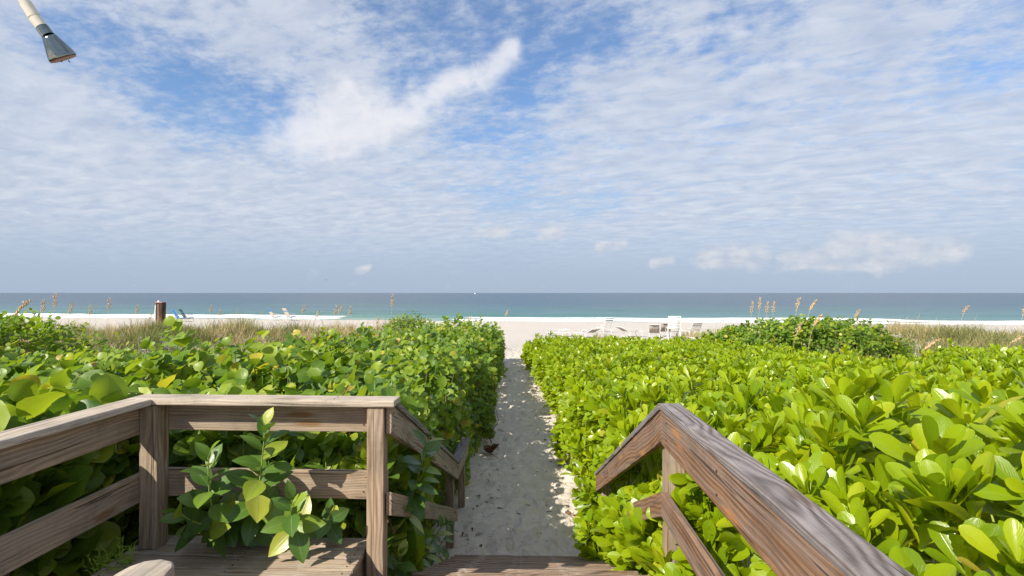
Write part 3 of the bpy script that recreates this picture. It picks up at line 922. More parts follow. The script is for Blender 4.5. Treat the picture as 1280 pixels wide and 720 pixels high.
rim = tubes('rubber_rim', [([hd0 + ax * t - L_ for t in (0.985, 1.03)], [0.0352, 0.0345])], M['rubber'], head, 28)
pl = tubes('nozzle_plate', [([hd0 + ax * t - L_ for t in (1.03, 1.065, 1.08)], [0.0345, 0.033, 0.028])], M['nozzle'], head, 28)
for a, b in ((0.010, 0.004), (-0.012, 0.002), (0.0, -0.01)):
    p = hd0 + ax * 1.075 + Vector((a, b, 0)) - L_
    tubes('nozzle', [([p, p + ax.normalized() * 0.006], [0.0018, 0.0012])], M['rubber'], head, 6)

# ------------------------------------------------------------------ leaves
cy_, sy_ = math.cos(YAW), math.sin(YAW)


def project(P):
    x, y, z = P[..., 0], P[..., 1], P[..., 2] - CAM_H
    xc = x * cy_ + y * sy_
    zc = y * cy_ - x * sy_
    d = zc * math.cos(PITCH) + z * math.sin(PITCH)
    v = z * math.cos(PITCH) - zc * math.sin(PITCH)
    ds = np.where(d > 0.05, d, 0.05)
    return 640 + F_PX * xc / ds, 360 - F_PX * v / ds, d


def template(ts, ws, fold=0.12, curl=0.12, cols=3, wave=0.0):
    V, U = [], []
    cs = np.linspace(-1, 1, cols)
    for t, w in zip(ts, ws):
        for c in cs:
            V.append((t, c * w, fold * abs(c) * w * 1.2 - curl * t * t + wave * math.sin(t * 9 + c * 2) * abs(c) * w))
            U.append((t, 0.5 + 0.5 * c))
    V, U = np.array(V), np.array(U)
    F = []
    for i in range(len(ts) - 1):
        for c in range(cols - 1):
            a = i * cols + c
            F.append((a, a + cols, a + cols + 1, a + 1))
    return V, np.array(F), U


NAU_T, NAU_W = [0, .18, .38, .58, .76, .9, .97, 1.0], [.035, .055, .11, .175, .205, .165, .10, .03]
TPL = {
    'naupaka': [template(NAU_T, NAU_W, 0.22, 0.16, 5), template([0, .3, .55, .78, .94, 1.0], [.035, .09, .17, .205, .145, .04], 0.22, 0.16, 3), template([0, .4, .76, 1.0], [.04, .12, .205, .07], 0, 0.16, 2)],
    'grape': [template([0, .05, .16, .34, .55, .75, .9, .97, 1.0], [.07, .26, .42, .51, .53, .45, .30, .16, .04], 0.26, 0.20, 5, 0.14), template([0, .08, .3, .55, .8, .95, 1.0], [.10, .30, .49, .52, .40, .2, .06], 0.26, 0.20, 3, 0.1), template([0, .25, .7, 1.0], [.16, .47, .46, .12], 0, 0.1, 2)],
    'pointed': [template([0, .12, .28, .45, .62, .78, .91, 1.0], [.015, .125, .235, .275, .255, .185, .085, .006], 0.20, 0.22, 5), template([0, .2, .45, .7, .9, 1.0], [.015, .15, .215, .17, .07, .006], 0.2, 0.22, 3), template([0, .35, .7, 1.0], [.02, .2, .17, .01], 0, 0.2, 2)],
}


def unit(v):
    return v / (np.linalg.norm(v, axis=-1, keepdims=True) + 1e-9)


def frames(direction, normal):
    """rotation matrices with x = leaf direction and z = leaf normal"""
    x = unit(direction)
    z = unit(normal - x * np.sum(normal * x, -1, keepdims=True))
    y = np.cross(z, x)
    return np.stack([x, y, z], -1)


def leaf_batch(kind, lod, P, Rm, L, W, var):
    tv, tf, tu = TPL[kind][lod]
    n, k = len(P), len(tv)
    loc = tv[None] * np.stack([L, L * W, L], -1)[:, None, :]
    V = np.einsum('nij,nkj->nki', Rm, loc) + P[:, None]
    Fc = (tf[None] + (np.arange(n) * k)[:, None, None]).reshape(-1, tf.shape[1])
    U = np.tile(tu, (n, 1))
    T = np.zeros((n * k, 3))
    T[:, 0] = np.repeat(var, k)
    return V.reshape(-1, 3), Fc, U, T


def pick_solo(kind, P, Rm, L, W, most, view=(0, 1280, 330, 720)):
    """the leaves that show largest: coarse depth buffer over leaf points"""
    tv, _, _ = TPL[kind][1]
    loc = tv[None] * np.stack([L, L * W, L], -1)[:, None, :]
    V = np.einsum('nij,nkj->nki', Rm, loc) + P[:, None]
    u, v, d = project(V)
    ok = (u > view[0]) & (u < view[1]) & (v > view[2]) & (v < view[3]) & (d > 0.3)
    gi, gj = np.clip((u / 5).astype(int), 0, 255), np.clip((v / 5).astype(int), 0, 143)
    zb = np.full((256, 144), 1e9)
    np.minimum.at(zb, (gi[ok], gj[ok]), d[ok])
    vis = ok & (d <= zb[gi, gj] + 0.03)
    frac = vis.mean(1)
    inside = ok.mean(1)
    size = (u.max(1) - u.min(1)) * (v.max(1) - v.min(1))
    score = np.where(inside > 0.5, frac * np.minimum(size, 20000), 0)
    order = np.argsort(-score)[:most]
    return order[score[order] > 0]


SOLO_MESH = {}


def solo_mesh(kind, wq_):
    key = (kind, wq_)
    if key not in SOLO_MESH:
        tv, tf, tu = TPL[kind][0]
        t = np.zeros((len(tv), 3))
        t[:, 2] = 1
        me = mesh_np('leaf', tv * (1, wq_, 1), tf, tu, t)
        SOLO_MESH[key] = me
    return SOLO_MESH[key]


def solo_leaves(root, kind, mat, P, Rm, L, W, sel):
    org = np.array(root.location)
    for i in sel:
        w = (0.85, 1.0, 1.15)[int(np.clip(round((W[i] - 0.85) / 0.15), 0, 2))]
        me = solo_mesh(kind, w)
        if not me.materials:
            me.materials.append(mat)
        o = bpy.data.objects.new('leaf', me)
        COL.objects.link(o)
        o.parent = root
        m = Matrix(Rm[i].tolist()).to_4x4() @ Matrix.Diagonal((L[i], L[i], L[i], 1))
        m.translation = Vector((P[i] - org).tolist())
        o.matrix_local = m


def build_foliage(root, kind, mat, P, Rm, L, W, var, solo=300, lod_d=(6.0, 13.0), part='foliage'):
    d = np.linalg.norm(P - np.array([0, 0, CAM_H]), axis=1)
    keep = np.ones(len(P), bool)
    if solo:
        sel = pick_solo(kind, P, Rm, L, W, solo)
        solo_leaves(root, kind, mat, P, Rm, L, W, sel)
        keep[sel] = False
    lod = np.where(d < lod_d[0], 0, np.where(d < lod_d[1], 1, 2))
    parts = []
    for k in range(3):
        s = keep & (lod == k)
        if s.any():
            parts.append(leaf_batch(kind, k, P[s], Rm[s], L[s], W[s], var[s]))
    off, VV, FF, UU, TT = 0, [], [], [], []
    for v, f, u, t in parts:
        VV.append(v); FF.append(f + off); UU.append(u); TT.append(t)
        off += len(v)
    V = np.vstack(VV) - np.array(root.location)
    o = link(part, mesh_np(part, V, np.vstack(FF), np.vstack(UU), np.vstack(TT)), root, mat)
    o['kind'] = 'stuff'
    return o


def rosettes(P, A, rng, nleaf=(9, 14), L=0.16, spread=(0.06, 0.86), kind='naupaka'):
    """whorls of leaves: P tips, A axes"""
    outP, outD, outN, outL, outV = [], [], [], [], []
    n = len(P)
    kmax = nleaf[1]
    cnt = rng.integers(nleaf[0], nleaf[1] + 1, n)
    ref = np.where(np.abs(A[:, 2:3]) < 0.9, np.array([[0, 0, 1.0]]), np.array([[1.0, 0, 0]]))
    e1 = unit(np.cross(A, ref))
    e2 = np.cross(A, e1)
    ph = rng.uniform(0, 6.28, n)
    tone = rng.uniform(0, 1, n)
    size = rng.uniform(0.8, 1.2, n)
    for i in range(kmax):
        m = cnt > i
        k = m.sum()
        if not k:
            continue
        t = (i + 0.5) / cnt[m]
        th = spread[0] + (spread[1] - spread[0]) * t ** 0.85 + rng.normal(0, 0.22, k)
        a = ph[m] + i * 2.4 + rng.normal(0, 0.25, k)
        rad = e1[m] * np.cos(a)[:, None] + e2[m] * np.sin(a)[:, None]
        D = A[m] * np.cos(th)[:, None] + rad * np.sin(th)[:, None]
        Nn = A[m] * np.sin(th)[:, None] - rad * np.cos(th)[:, None]
        Nn = unit(Nn + rng.normal(0, 0.32, (k, 3)) + 0.22 * np.array(sun_dir))
        Lm = L if np.isscalar(L) else L[m]
        outP.append(P[m] - A[m] * (0.30 * Lm * t * size[m])[:, None])
        outD.append(D)
        outN.append(Nn)
        outL.append(Lm * size[m] * (0.50 + 0.55 * np.sqrt(t)) * rng.uniform(0.72, 1.2, k))
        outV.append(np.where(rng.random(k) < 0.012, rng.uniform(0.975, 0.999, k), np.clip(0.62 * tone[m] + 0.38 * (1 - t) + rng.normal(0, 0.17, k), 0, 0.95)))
    P_, D, Nn, L_, V = map(np.concatenate, (outP, outD, outN, outL, outV))
    return P_, frames(D, Nn), L_, rng.uniform(0.80, 1.08, len(P_)), V


def shoots(P, A, rng, nleaf=(5, 9), L=0.15, pitch=0.055):
    """alternate round leaves up a shoot (sea grape)"""
    outP, outD, outN, outL, outV = [], [], [], [], []
    n = len(P)
    cnt = rng.integers(nleaf[0], nleaf[1] + 1, n)
    ref = np.where(np.abs(A[:, 2:3]) < 0.9, np.array([[0, 0, 1.0]]), np.array([[1.0, 0, 0]]))
    e1 = unit(np.cross(A, ref))
    e2 = np.cross(A, e1)
    ph = rng.uniform(0, 6.28, n)
    tone = rng.uniform(0, 1, n) ** 1.3
    size = rng.uniform(0.65, 1.3, n)
    for i in range(nleaf[1]):
        m = cnt > i
        k = m.sum()
        if not k:
            continue
        t = (i + 0.5) / cnt[m]
        a = ph[m] + i * 2.6 + rng.normal(0, 0.5, k)
        th = np.clip(rng.normal(0.95, 0.35, k) + 0.25 * t, 0.25, 1.9)
        rad = e1[m] * np.cos(a)[:, None] + e2[m] * np.sin(a)[:, None]
        D = A[m] * np.cos(th)[:, None] + rad * np.sin(th)[:, None]
        Nn = A[m] * np.sin(th)[:, None] - rad * np.cos(th)[:, None]
        Nn = unit(Nn + rng.normal(0, 0.42, (k, 3)) + 0.55 * np.array(sun_dir))
        ll = (L if np.isscalar(L) else L[m]) * size[m] * (0.62 + 0.5 * t) * rng.uniform(0.8, 1.2, k)
        outP.append(P[m] - A[m] * (pitch * i * size[m])[:, None] + D * (0.15 * ll)[:, None])
        outD.append(D)
        outN.append(Nn)
        outL.append(ll)
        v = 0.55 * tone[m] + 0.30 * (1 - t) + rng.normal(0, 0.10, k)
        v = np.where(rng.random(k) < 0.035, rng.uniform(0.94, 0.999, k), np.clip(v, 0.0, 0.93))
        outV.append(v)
    P_, D, Nn, L_, V = map(np.concatenate, (outP, outD, outN, outL, outV))
    return P_, frames(D, Nn), L_, rng.uniform(0.85, 1.15, len(P_)), np.clip(V, 0, 0.999)


def scatter(x0, x1, y0, y1, step, rng):
    gx, gy = np.meshgrid(np.arange(x0, x1, step), np.arange(y0, y1, step))
    x = gx.ravel() + rng.uniform(-.5, .5, gx.size) * step
    y = gy.ravel() + rng.uniform(-.5, .5, gx.size) * step
    return x, y


def in_view(x, y, margin=2.0):
    """keep what the photograph, or a camera a step aside, could see"""
    return (y > -1.0) & (np.abs(x) < margin + 1.15 * (y + 1.5))


def hedge_points(xy_fn, top_fn, inside_fn, rng):
    pass


def branches(root, tips, base_fn, rng, n, r0, mat, name='branches'):
    org = np.array(root.location)
    lst = []
    sel = rng.choice(len(tips), min(n, len(tips)), replace=False)
    for i in sel:
        tip = tips[i] - (0, 0, 0.03)
        b = np.array(base_fn(tip))
        mid = b * 0.45 + tip * 0.55 + rng.normal(0, 0.07, 3)
        q1 = b * 0.8 + tip * 0.2 + rng.normal(0, 0.05, 3)
        lst.append((np.array([b, q1, mid, tip]) - org, [r0, r0 * 0.85, r0 * 0.65, r0 * 0.38]))
    o = tubes(name, lst, mat, root, 4)
    o['kind'] = 'stuff'
    return o


# ---- right hedge: beach naupaka
rng = np.random.default_rng(101)


def right_top(x, y):
    z = np.interp(y, [-1, 1.0, 2, 4, 7, 12, 20, 26], [2.44, 2.38, 2.18, 1.92, 1.64, 1.40, 1.00, 0.74])
    z = z + 0.06 * sstep(5, 12, x) * sstep(4, 10, y) + 0.16 * sstep(1.1, 2.2, x) * sstep(6, 2, y)
    z = z + (vnoise(x, y, 1.3, 51) - .5) * 0.32 * sstep(30, 8, y) + (vnoise(x, y, 0.5, 52) - .5) * 0.16
    e = x - right_edge(y)
    return z - 0.45 * sstep(0.45, 0.0, e)


def right_edge(y):
    return np.where(y < 6.7, 0.99 - 0.12 * sstep(4.2, 6.0, y), path_right(y) + 0.02 + (vnoise(y, y * 0, 1.1, 55) - .5) * 0.34)


def right_far(x):
    return np.interp(x, [-2, 6.2, 7.4, 8.2, 9.5, 11.5, 13, 30], [25.2, 24.5, 19, 12.2, 13.5, 15.0, 14.2, 14])


x, y = scatter(-0.6, 24, -1, 26, 0.175, rng)
far_d = y
edge = right_edge(y)
ok = (x > edge + 0.04) & (y < right_far(x) + rng.normal(0, 0.3, len(x))) & in_view(x, y)
ok &= ~((x < 0.96) & (y < 6.7))
x, y = x[ok], y[ok]
z = right_top(x, y) + rng.normal(0, 0.07, len(x)) + 0.14 * (rng.random(len(x)) < 0.10)
A = unit(np.c_[rng.normal(-0.10, 0.30, len(x)) - 0.7 * sstep(0.4, 0.0, x - right_edge(y)), rng.normal(-0.12, 0.30, len(x)), np.ones(len(x))])
PP, AA = [np.c_[x, y, z]], [A]
s = (rng.random(len(x)) < 0.75) & (y < 7)          # fuller growth close to the deck
PP.append(np.c_[x[s] + rng.normal(0, .09, s.sum()), y[s] + rng.normal(0, .09, s.sum()), z[s] + rng.normal(-0.05, 0.08, s.sum())])
AA.append(unit(A[s] + rng.normal(0, 0.30, (s.sum(), 3))))
# second layer below, thinner
s = rng.random(len(x)) < 0.75
PP.append(np.c_[x[s] + rng.normal(0, .08, s.sum()), y[s] + rng.normal(0, .08, s.sum()), z[s] - rng.uniform(0.16, 0.5, s.sum())])
AA.append(unit(A[s] + rng.normal(0, 0.3, (s.sum(), 3))))
# wall facing the path, and the side that closes on the handrail
nw = 2600
yw = 3.2 + 22 * rng.random(nw) ** 1.5
ew = right_edge(yw)
tw = right_top(ew + 0.3, yw)
zw = 0.10 + (tw - 0.10) * rng.random(nw) ** 0.8
xw = ew + 0.10 + 0.10 * np.sin(zw * 2.5 + yw * 1.7) - 0.10 * rng.random(nw) + 0.16 * sstep(0.6, 0.1, zw)
xw = np.where(yw < 6.7, np.maximum(xw, 0.97), xw)
PP.append(np.c_[xw, yw, zw])
AA.append(unit(np.c_[rng.normal(-0.9, 0.3, nw), rng.normal(-0.25, 0.4, nw), rng.normal(0.75, 0.3, nw)]))
# sprigs that lean out over the path and through the rail
for (cx, cy, cz, n_, sp) in ((0.74, 7.6, 0.75, 26, 0.25), (0.62, 9.6, 0.35, 22, 0.22), (0.78, 6.9, 0.40, 30, 0.25), (0.86, 5.0, 0.75, 34, 0.22), (0.72, 5.6, 0.35, 34, 0.26), (0.84, 4.3, 0.95, 20, 0.16), (1.12, 2.2, 1.62, 26, 0.20), (1.12, 1.6, 1.75, 22, 0.18), (1.10, 2.9, 1.45, 22, 0.2)):
    g3 = np.clip(rng.normal(0, 1, (n_, 3)), -1.3, 1.3)
    PP.append(np.c_[cx + g3[:, 0] * sp * 0.4, cy + g3[:, 1] * sp, cz + g3[:, 2] * sp * 0.7])
    AA.append(unit(np.c_[rng.normal(-0.7, 0.3, n_), rng.normal(-0.4, 0.4, n_), rng.normal(0.9, 0.3, n_)]))
RP, RA = np.vstack(PP), np.vstack(AA)
# thin out what lies far
keep = rng.random(len(RP)) < np.interp(RP[:, 1], [0, 10, 26], [1.0, 0.92, 0.66])
# clear of the boards
keep &= ~((RP[:, 0] < 0.98) & (RP[:, 1] < 4.1))
RP, RA = RP[keep], RA[keep]
for (cx, cy, cz, n_, sp) in ((0.80, 4.05, 1.22, 12, 0.14), (0.90, 3.55, 1.20, 16, 0.13), (0.98, 3.2, 1.25, 16, 0.12), (0.80, 4.6, 0.95, 16, 0.16)):
    RP = np.vstack([RP, np.c_[np.maximum(rng.normal(cx, sp * 0.4, n_), 0.70), rng.normal(cy, sp, n_), rng.normal(cz, sp * 0.6, n_)]])
    RA = np.vstack([RA, unit(np.c_[rng.normal(-0.4, 0.3, n_), rng.normal(-0.4, 0.3, n_), rng.normal(0.9, 0.3, n_)])])
hedge_r = thing('naupaka_hedge', 'broad bright green hedge of glossy paddle leaves right of the path', 'hedge', (3.0, 8.0, 0.0))
P_, Rm, L_, W_, V_v = rosettes(RP, RA, rng, (8, 13), 0.180 + 0.02 * sstep(5, 2, RP[:, 1]))
tipx = P_ + Rm[:, :, 0] * L_[:, None]
ins = (np.minimum(P_[:, 0], tipx[:, 0]) < 0.79) & (np.minimum(P_[:, 1], tipx[:, 1]) < 3.3) | ((tipx[:, 1] < 6.6) & (tipx[:, 0] < 0.95) & (P_[:, 0] > 0.95) & (tipx[:, 2] > CAPZ + SL * (tipx[:, 1] - 3.0) - 0.30) & (tipx[:, 2] < CAPZ + 0.08 + SL * np.maximum(tipx[:, 1] - 3.0, 0)))
ins |= (tipx[:, 0] < 0.97) & (tipx[:, 1] < 3.1) & (tipx[:, 2] > CAPZ - 0.3)
ins |= (P_[:, 1] < 0.75) & (P_[:, 0] < 1.0)
P_, Rm, L_, W_, V_v = P_[~ins], Rm[~ins], L_[~ins], W_[~ins], V_v[~ins]
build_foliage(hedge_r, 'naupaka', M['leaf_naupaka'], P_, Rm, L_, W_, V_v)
nearR = RP[RP[:, 1] < 14]
branches(hedge_r, nearR, lambda t: (max(t[0] + random.uniform(-.1, .3), 1.05 if t[1] < 6.8 else t[0] + .1), t[1] + random.uniform(-.15, .25), max(0.02, t[2] - random.uniform(0.5, 1.5))), rng, 1500, 0.009, M['stem_green'])
N_RIGHT = len(P_)

# ---- left hedge: sea grape
rng = np.random.default_rng(202)


def left_edge(y):
    return np.where(y < 7.8, -1.02, path_left(y) - 0.04 + (vnoise(y, y * 0, 1.2, 66) - .5) * 0.34)


def left_far(x):
    return np.interp(x, [-30, -14, -11, -8, -6.6, -5.0, -3.9, -1], [15.5, 15.0, 13.5, 11.5, 12.2, 17.5, 21.0, 23.0])


def left_top(x, y):
    z = np.interp(y, [-1, 2.5, 4, 6, 10, 15, 22], [2.42, 2.34, 2.00, 1.86, 1.74, 1.66, 1.52])
    z = z + 0.25 * sstep(-2.4, -3.4, x) * sstep(6, 3, y) + 0.62 * sstep(-10.0, -13.5, x) * sstep(8, 12.5, y)
    z = z - 0.07 * sstep(-12, -10, x) * sstep(-4, -6, x) * sstep(6, 9, y)
    z = z + (vnoise(x, y, 1.5, 61) - .5) * 0.50 + (vnoise(x, y, 0.6, 62) - .5) * 0.40
    return z - 0.22 * sstep(0.4, 0.0, left_edge(y) - x)


x, y = scatter(-24, -0.7, -1, 24, 0.215, rng)
ok = (x < left_edge(y) - 0.03) & (y < left_far(x) + rng.normal(0, 0.3, len(x))) & in_view(x, y)
ok &= ~((x > -2.62) & (y < 3.68))
x, y = x[ok], y[ok]
z = left_top(x, y) + rng.normal(0, 0.11, len(x)) + np.where(rng.random(len(x)) < 0.07, rng.uniform(0.1, 0.40, len(x)), 0)
thin = rng.random(len(x)) < np.where((y < 12) & (x < -2), 0.85, 1.0)
x, y, z = x[thin], y[thin], z[thin]
A = unit(np.c_[rng.normal(-0.15, 0.4, len(x)) + 0.7 * sstep(0.4, 0.0, left_edge(y) - x), rng.normal(-0.2, 0.4, len(x)), np.ones(len(x))])
PP, AA = [np.c_[x, y, z]], [A]
s = rng.random(len(x)) < 0.6
PP.append(np.c_[x[s] + rng.normal(0, .1, s.sum()), y[s] + rng.normal(0, .1, s.sum()), z[s] - rng.uniform(0.2, 0.7, s.sum())])
AA.append(unit(A[s] + rng.normal(0, 0.4, (s.sum(), 3))))
nw = 1500                                                  # wall facing the path
yw = 3.6 + 19.5 * rng.random(nw) ** 1.3
ew = left_edge(yw)
tw = left_top(ew - 0.3, yw)
zw = 0.10 + (tw - 0.1) * rng.random(nw) ** 0.85
xw = ew - 0.12 + 0.10 * rng.random(nw) - 0.12 * sstep(0.5, 0.1, zw) - 0.08 * np.sin(yw * 2.1 + zw)
PP.append(np.c_[xw, yw, zw])
AA.append(unit(np.c_[rng.normal(0.9, 0.3, nw), rng.normal(-0.3, 0.4, nw), rng.normal(0.7, 0.35, nw)]))
nw = 420                                                   # wall behind the front railing
xw = rng.uniform(-2.9, -0.95, nw)
zw = rng.uniform(0.7, 2.1, nw)
PP.append(np.c_[xw, 3.72 + 0.2 * rng.random(nw), zw])
AA.append(unit(np.c_[rng.normal(0, 0.4, nw), rng.normal(-0.8, 0.3, nw), rng.normal(0.8, 0.3, nw)]))
nw = 420                                                   # wall outside the left railing
yw = rng.uniform(-0.5, 3.8, nw)
zw = rng.uniform(0.9, 2.3, nw)
PP.append(np.c_[-2.66 - 0.2 * rng.random(nw), yw, zw])
AA.append(unit(np.c_[rng.normal(0.8, 0.3, nw), rng.normal(-0.2, 0.4, nw), rng.normal(0.8, 0.3, nw)]))
LP, LA = np.vstack(PP), np.vstack(AA)
keep = rng.random(len(LP)) < np.interp(LP[:, 1], [0, 10, 24], [1.0, 0.95, 0.75])
LP, LA = LP[keep], LA[keep]


def leaf_len(P):
    """big leaves in the near and left part of the hedge, small ones along the path"""
    return 0.128 + 0.056 * sstep(-1.3, -2.6, P[:, 0]) * sstep(15, 7, P[:, 1]) + 0.03 * sstep(6, 4, P[:, 1])


hedge_l = thing('sea_grape_hedge', 'dense sea grape hedge of round green leaves left of the path', 'hedge', (-4.0, 7.0, 0.0))
P_, Rm, L_, W_, V_v = shoots(LP, LA, rng, (5, 9), leaf_len(LP))
tip = P_ + Rm[:, :, 0] * L_[:, None]
bad = (tip[:, 0] > -2.52) & (tip[:, 1] < 3.5) | (P_[:, 0] > -2.50) & (P_[:, 1] < 3.50)
bad |= (tip[:, 0] > -0.95) & (tip[:, 1] < 7.6) & (tip[:, 2] > CAPZ + SL * (tip[:, 1] - 3.3) - 0.28) & (tip[:, 2] < CAPZ + 0.15 + SL * (tip[:, 1] - 3.3))
bad |= (tip[:, 2] < 0.04)
P_, Rm, L_, W_, V_v = P_[~bad], Rm[~bad], L_[~bad], W_[~bad], V_v[~bad]
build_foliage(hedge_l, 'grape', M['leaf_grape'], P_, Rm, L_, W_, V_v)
branches(hedge_l, LP[LP[:, 1] < 14], lambda t: (t[0] - random.uniform(0, .3), t[1] + random.uniform(-.15, .3), max(0.02, t[2] - random.uniform(0.5, 1.4))), rng, 1300, 0.010, M['stem_brown'])
N_LEFT = len(P_)


# ---- stand-alone bushes beyond the hedges
def bush(name, label, cx, cy, rx, ry, h, n, seed, kind='grape', L=0.11):
    rng = np.random.default_rng(seed)
    zb = float(ground_z(cx, cy))
    root = thing(name, label, 'bush', (cx, cy, zb))
    th = rng.uniform(0, 6.283, n)
    ph = np.arccos(rng.uniform(0.02, 1, n))
    rad = 0.80 + 0.28 * vnoise(np.cos(th) * 3 + 5, ph * 3 + np.sin(th) * 3, 0.8, seed) + rng.normal(0, 0.05, n)
    rad *= np.where(rng.random(n) < 0.3, rng.uniform(0.6, 0.9, n), 1)
    nx, ny, nz = np.sin(ph) * np.cos(th), np.sin(ph) * np.sin(th), np.cos(ph)
    P = np.c_[cx + nx * rad * rx, cy + ny * rad * ry, zb + nz ** 0.7 * rad * h]
    A = unit(np.c_[nx, ny, nz * 0.7 + 0.5] + rng.normal(0, 0.3, (n, 3)))
    P_, Rm, L_, W_, V = shoots(P, A, rng, (5, 8), L)
    build_foliage(root, kind, M['leaf_grape'], P_, Rm, L_, W_, V, solo=0)
    branches(root, P, lambda t: (cx + (t[0] - cx) * 0.3, cy + (t[1] - cy) * 0.3, zb), rng, 60, 0.03, M['stem_brown'])
    return root


bush('sea_grape_bush', 'rounded dark green bush standing beyond the right hedge before the surf', 10.3, 21.5, 4.1, 2.4, 1.86, 2800, 71, L=0.14)
bush('small_bush', 'small lone green bush on the dune left of the path end', -6.0, 26.5, 1.25, 1.0, 1.45, 380, 72, L=0.09)

# ---- young shrubs with pointed leaves that grow around the left railing
rng = np.random.default_rng(303)


def sprout(label, stems, seed, group=None):
    """stems: list of (polyline, number of leaves, leaf length, where along the stem leaves start)"""
    rng = np.random.default_rng(seed)
    base = Vector(stems[0][0][0])
    root = thing('young_shrub', label, 'shrub', base)
    Ps, Ds, Ns, Ls = [], [], [], []
    for poly, n, L, t0 in stems:
        poly = np.array(poly, float)
        seg = np.r_[0, np.cumsum(np.linalg.norm(np.diff(poly, axis=0), axis=1))]
        sm = np.linspace(0, seg[-1], 14)
        sp = np.stack([np.interp(sm, seg, poly[:, k]) for k in range(3)], -1)
        for _ in range(2):
            sp[1:-1] = (sp[:-2] + 2 * sp[1:-1] + sp[2:]) / 4
        tubes('stem', [(sp - np.array(base), np.linspace(0.008, 0.0035, 14))], M['stem_green'], root, 6)
        ax_end = sp[-1] - sp[-3]
        ph = rng.uniform(0, 6.28)
        for i in range(n):
            u = i / max(1, n - 1)                    # 0 = tip
            s_ = seg[-1] * (1 - (1 - t0) * u ** 1.1)
            p = np.array([np.interp(s_, sm, sp[:, k]) for k in range(3)])
            j = min(12, max(1, int(s_ / seg[-1] * 13)))
            A = unit(sp[j + 1] - sp[j - 1])
            ref = np.array([0.3, -0.9, 0.2])
            e1 = unit(np.cross(A, ref))
            e2 = np.cross(A, e1)
            a = ph + i * 2.4 + rng.normal(0, 0.2)
            th = 0.30 + 1.35 * u ** 0.6 + rng.normal(0, 0.12)
            rad = e1 * math.cos(a) + e2 * math.sin(a)
            D = A * math.cos(th) + rad * math.sin(th)
            D = D + np.array([0, -0.10, -0.22 * u])
            Nn = A * math.sin(th) - rad * math.cos(th) + rng.normal(0, 0.12, 3)
            Ps.append(p)
            Ds.append(D)
            Ns.append(Nn)
            Ls.append(L * (0.62 + 0.45 * min(1, u * 2.5)) * rng.uniform(0.85, 1.15))
    P = np.array(Ps)
    Rm = frames(np.array(Ds), np.array(Ns))
    L = np.array(Ls)
    tip = P + Rm[:, :, 0] * L[:, None]
    good = ~((tip[:, 2] < DZ + 0.015) & (tip[:, 1] < 3.5) & (tip[:, 0] < -0.98))
    idx_ = np.where(good)[0]
    solo_leaves(root, 'pointed', M['leaf_pointed'], P, Rm, L, np.where(rng.random(len(P)) < .5, 1.0, 1.15), idx_)
    return root


sprout('tall leafy shoot of dark pointed leaves in front of the corner railing boards', [
    ([(-1.74, 3.62, 0.9), (-1.74, 3.50, 1.52), (-1.68, 3.24, 1.60), (-1.58, 3.16, 1.85), (-1.52, 3.10, 2.24)], 28, 0.19, 0.46),
    ([(-1.85, 3.62, 0.9), (-1.86, 3.50, 1.52), (-1.87, 3.24, 1.60), (-1.86, 3.12, 1.75), (-1.83, 3.06, 2.06)], 22, 0.185, 0.48),
    ([(-1.78, 3.62, 0.9), (-1.78, 3.50, 1.52), (-1.82, 3.22, 1.58), (-1.92, 3.08, 1.66), (-1.98, 3.02, 1.76)], 15, 0.185, 0.55)], 11)
sprout('small bright sprig with yellowing leaf poking over the deck planks', [
    ([(-1.42, 3.62, 0.9), (-1.42, 3.50, 1.52), (-1.38, 3.26, 1.58), (-1.36, 3.08, 1.66), (-1.33, 3.02, 1.84)], 15, 0.175, 0.66),
    ([(-1.30, 3.62, 0.9), (-1.28, 3.50, 1.52), (-1.24, 3.30, 1.58), (-1.18, 3.22, 1.70)], 7, 0.13, 0.70)], 12)
sprout('pointed leaf shoot rising over the left stair handrail', [
    ([(-1.02, 3.95, 0.3), (-0.98, 3.92, 1.2), (-0.80, 3.86, 1.62), (-0.76, 3.84, 1.80), (-0.68, 3.82, 2.05)], 18, 0.17, 0.6),
    ([(-1.02, 4.05, 0.3), (-0.98, 4.05, 1.2), (-0.80, 4.05, 1.60), (-0.74, 4.05, 1.78)], 10, 0.15, 0.7)], 13)
sprout('low pointed leaves crowding the left ends of the steps', [
    ([(-1.00, 3.75, 0.3), (-0.98, 3.72, 0.9), (-0.92, 3.70, 1.10), (-0.86, 3.66, 1.24)], 14, 0.16, 0.45),
    ([(-1.00, 4.20, 0.3), (-0.96, 4.20, 0.8), (-0.86, 4.20, 0.98), (-0.80, 4.20, 1.12)], 14, 0.16, 0.45),
    ([(-1.00, 4.70, 0.2), (-0.95, 4.70, 0.6), (-0.84, 4.70, 0.86), (-0.72, 4.70, 1.02)], 13, 0.15, 0.45),
    ([(-1.00, 5.30, 0.1), (-0.95, 5.30, 0.4), (-0.84, 5.30, 0.58), (-0.76, 5.32, 0.70)], 11, 0.14, 0.45)], 14)
# dark understorey of the same shrub behind the front railing
under = []
for i in range(12):
    x0 = -2.2 + 1.2 * (i + 0.5) / 12 + rng.normal(0, 0.04)
    zt_ = rng.uniform(1.7, 2.15)
    under.append(([(x0, 3.85, 0.2), (x0 + .03, 3.75, 1.0), (x0 + rng.normal(0, .06), 3.66, zt_)], 14, 0.16, 0.45))
sprout('dark pointed foliage seen between the boards of the front railing', under, 15)

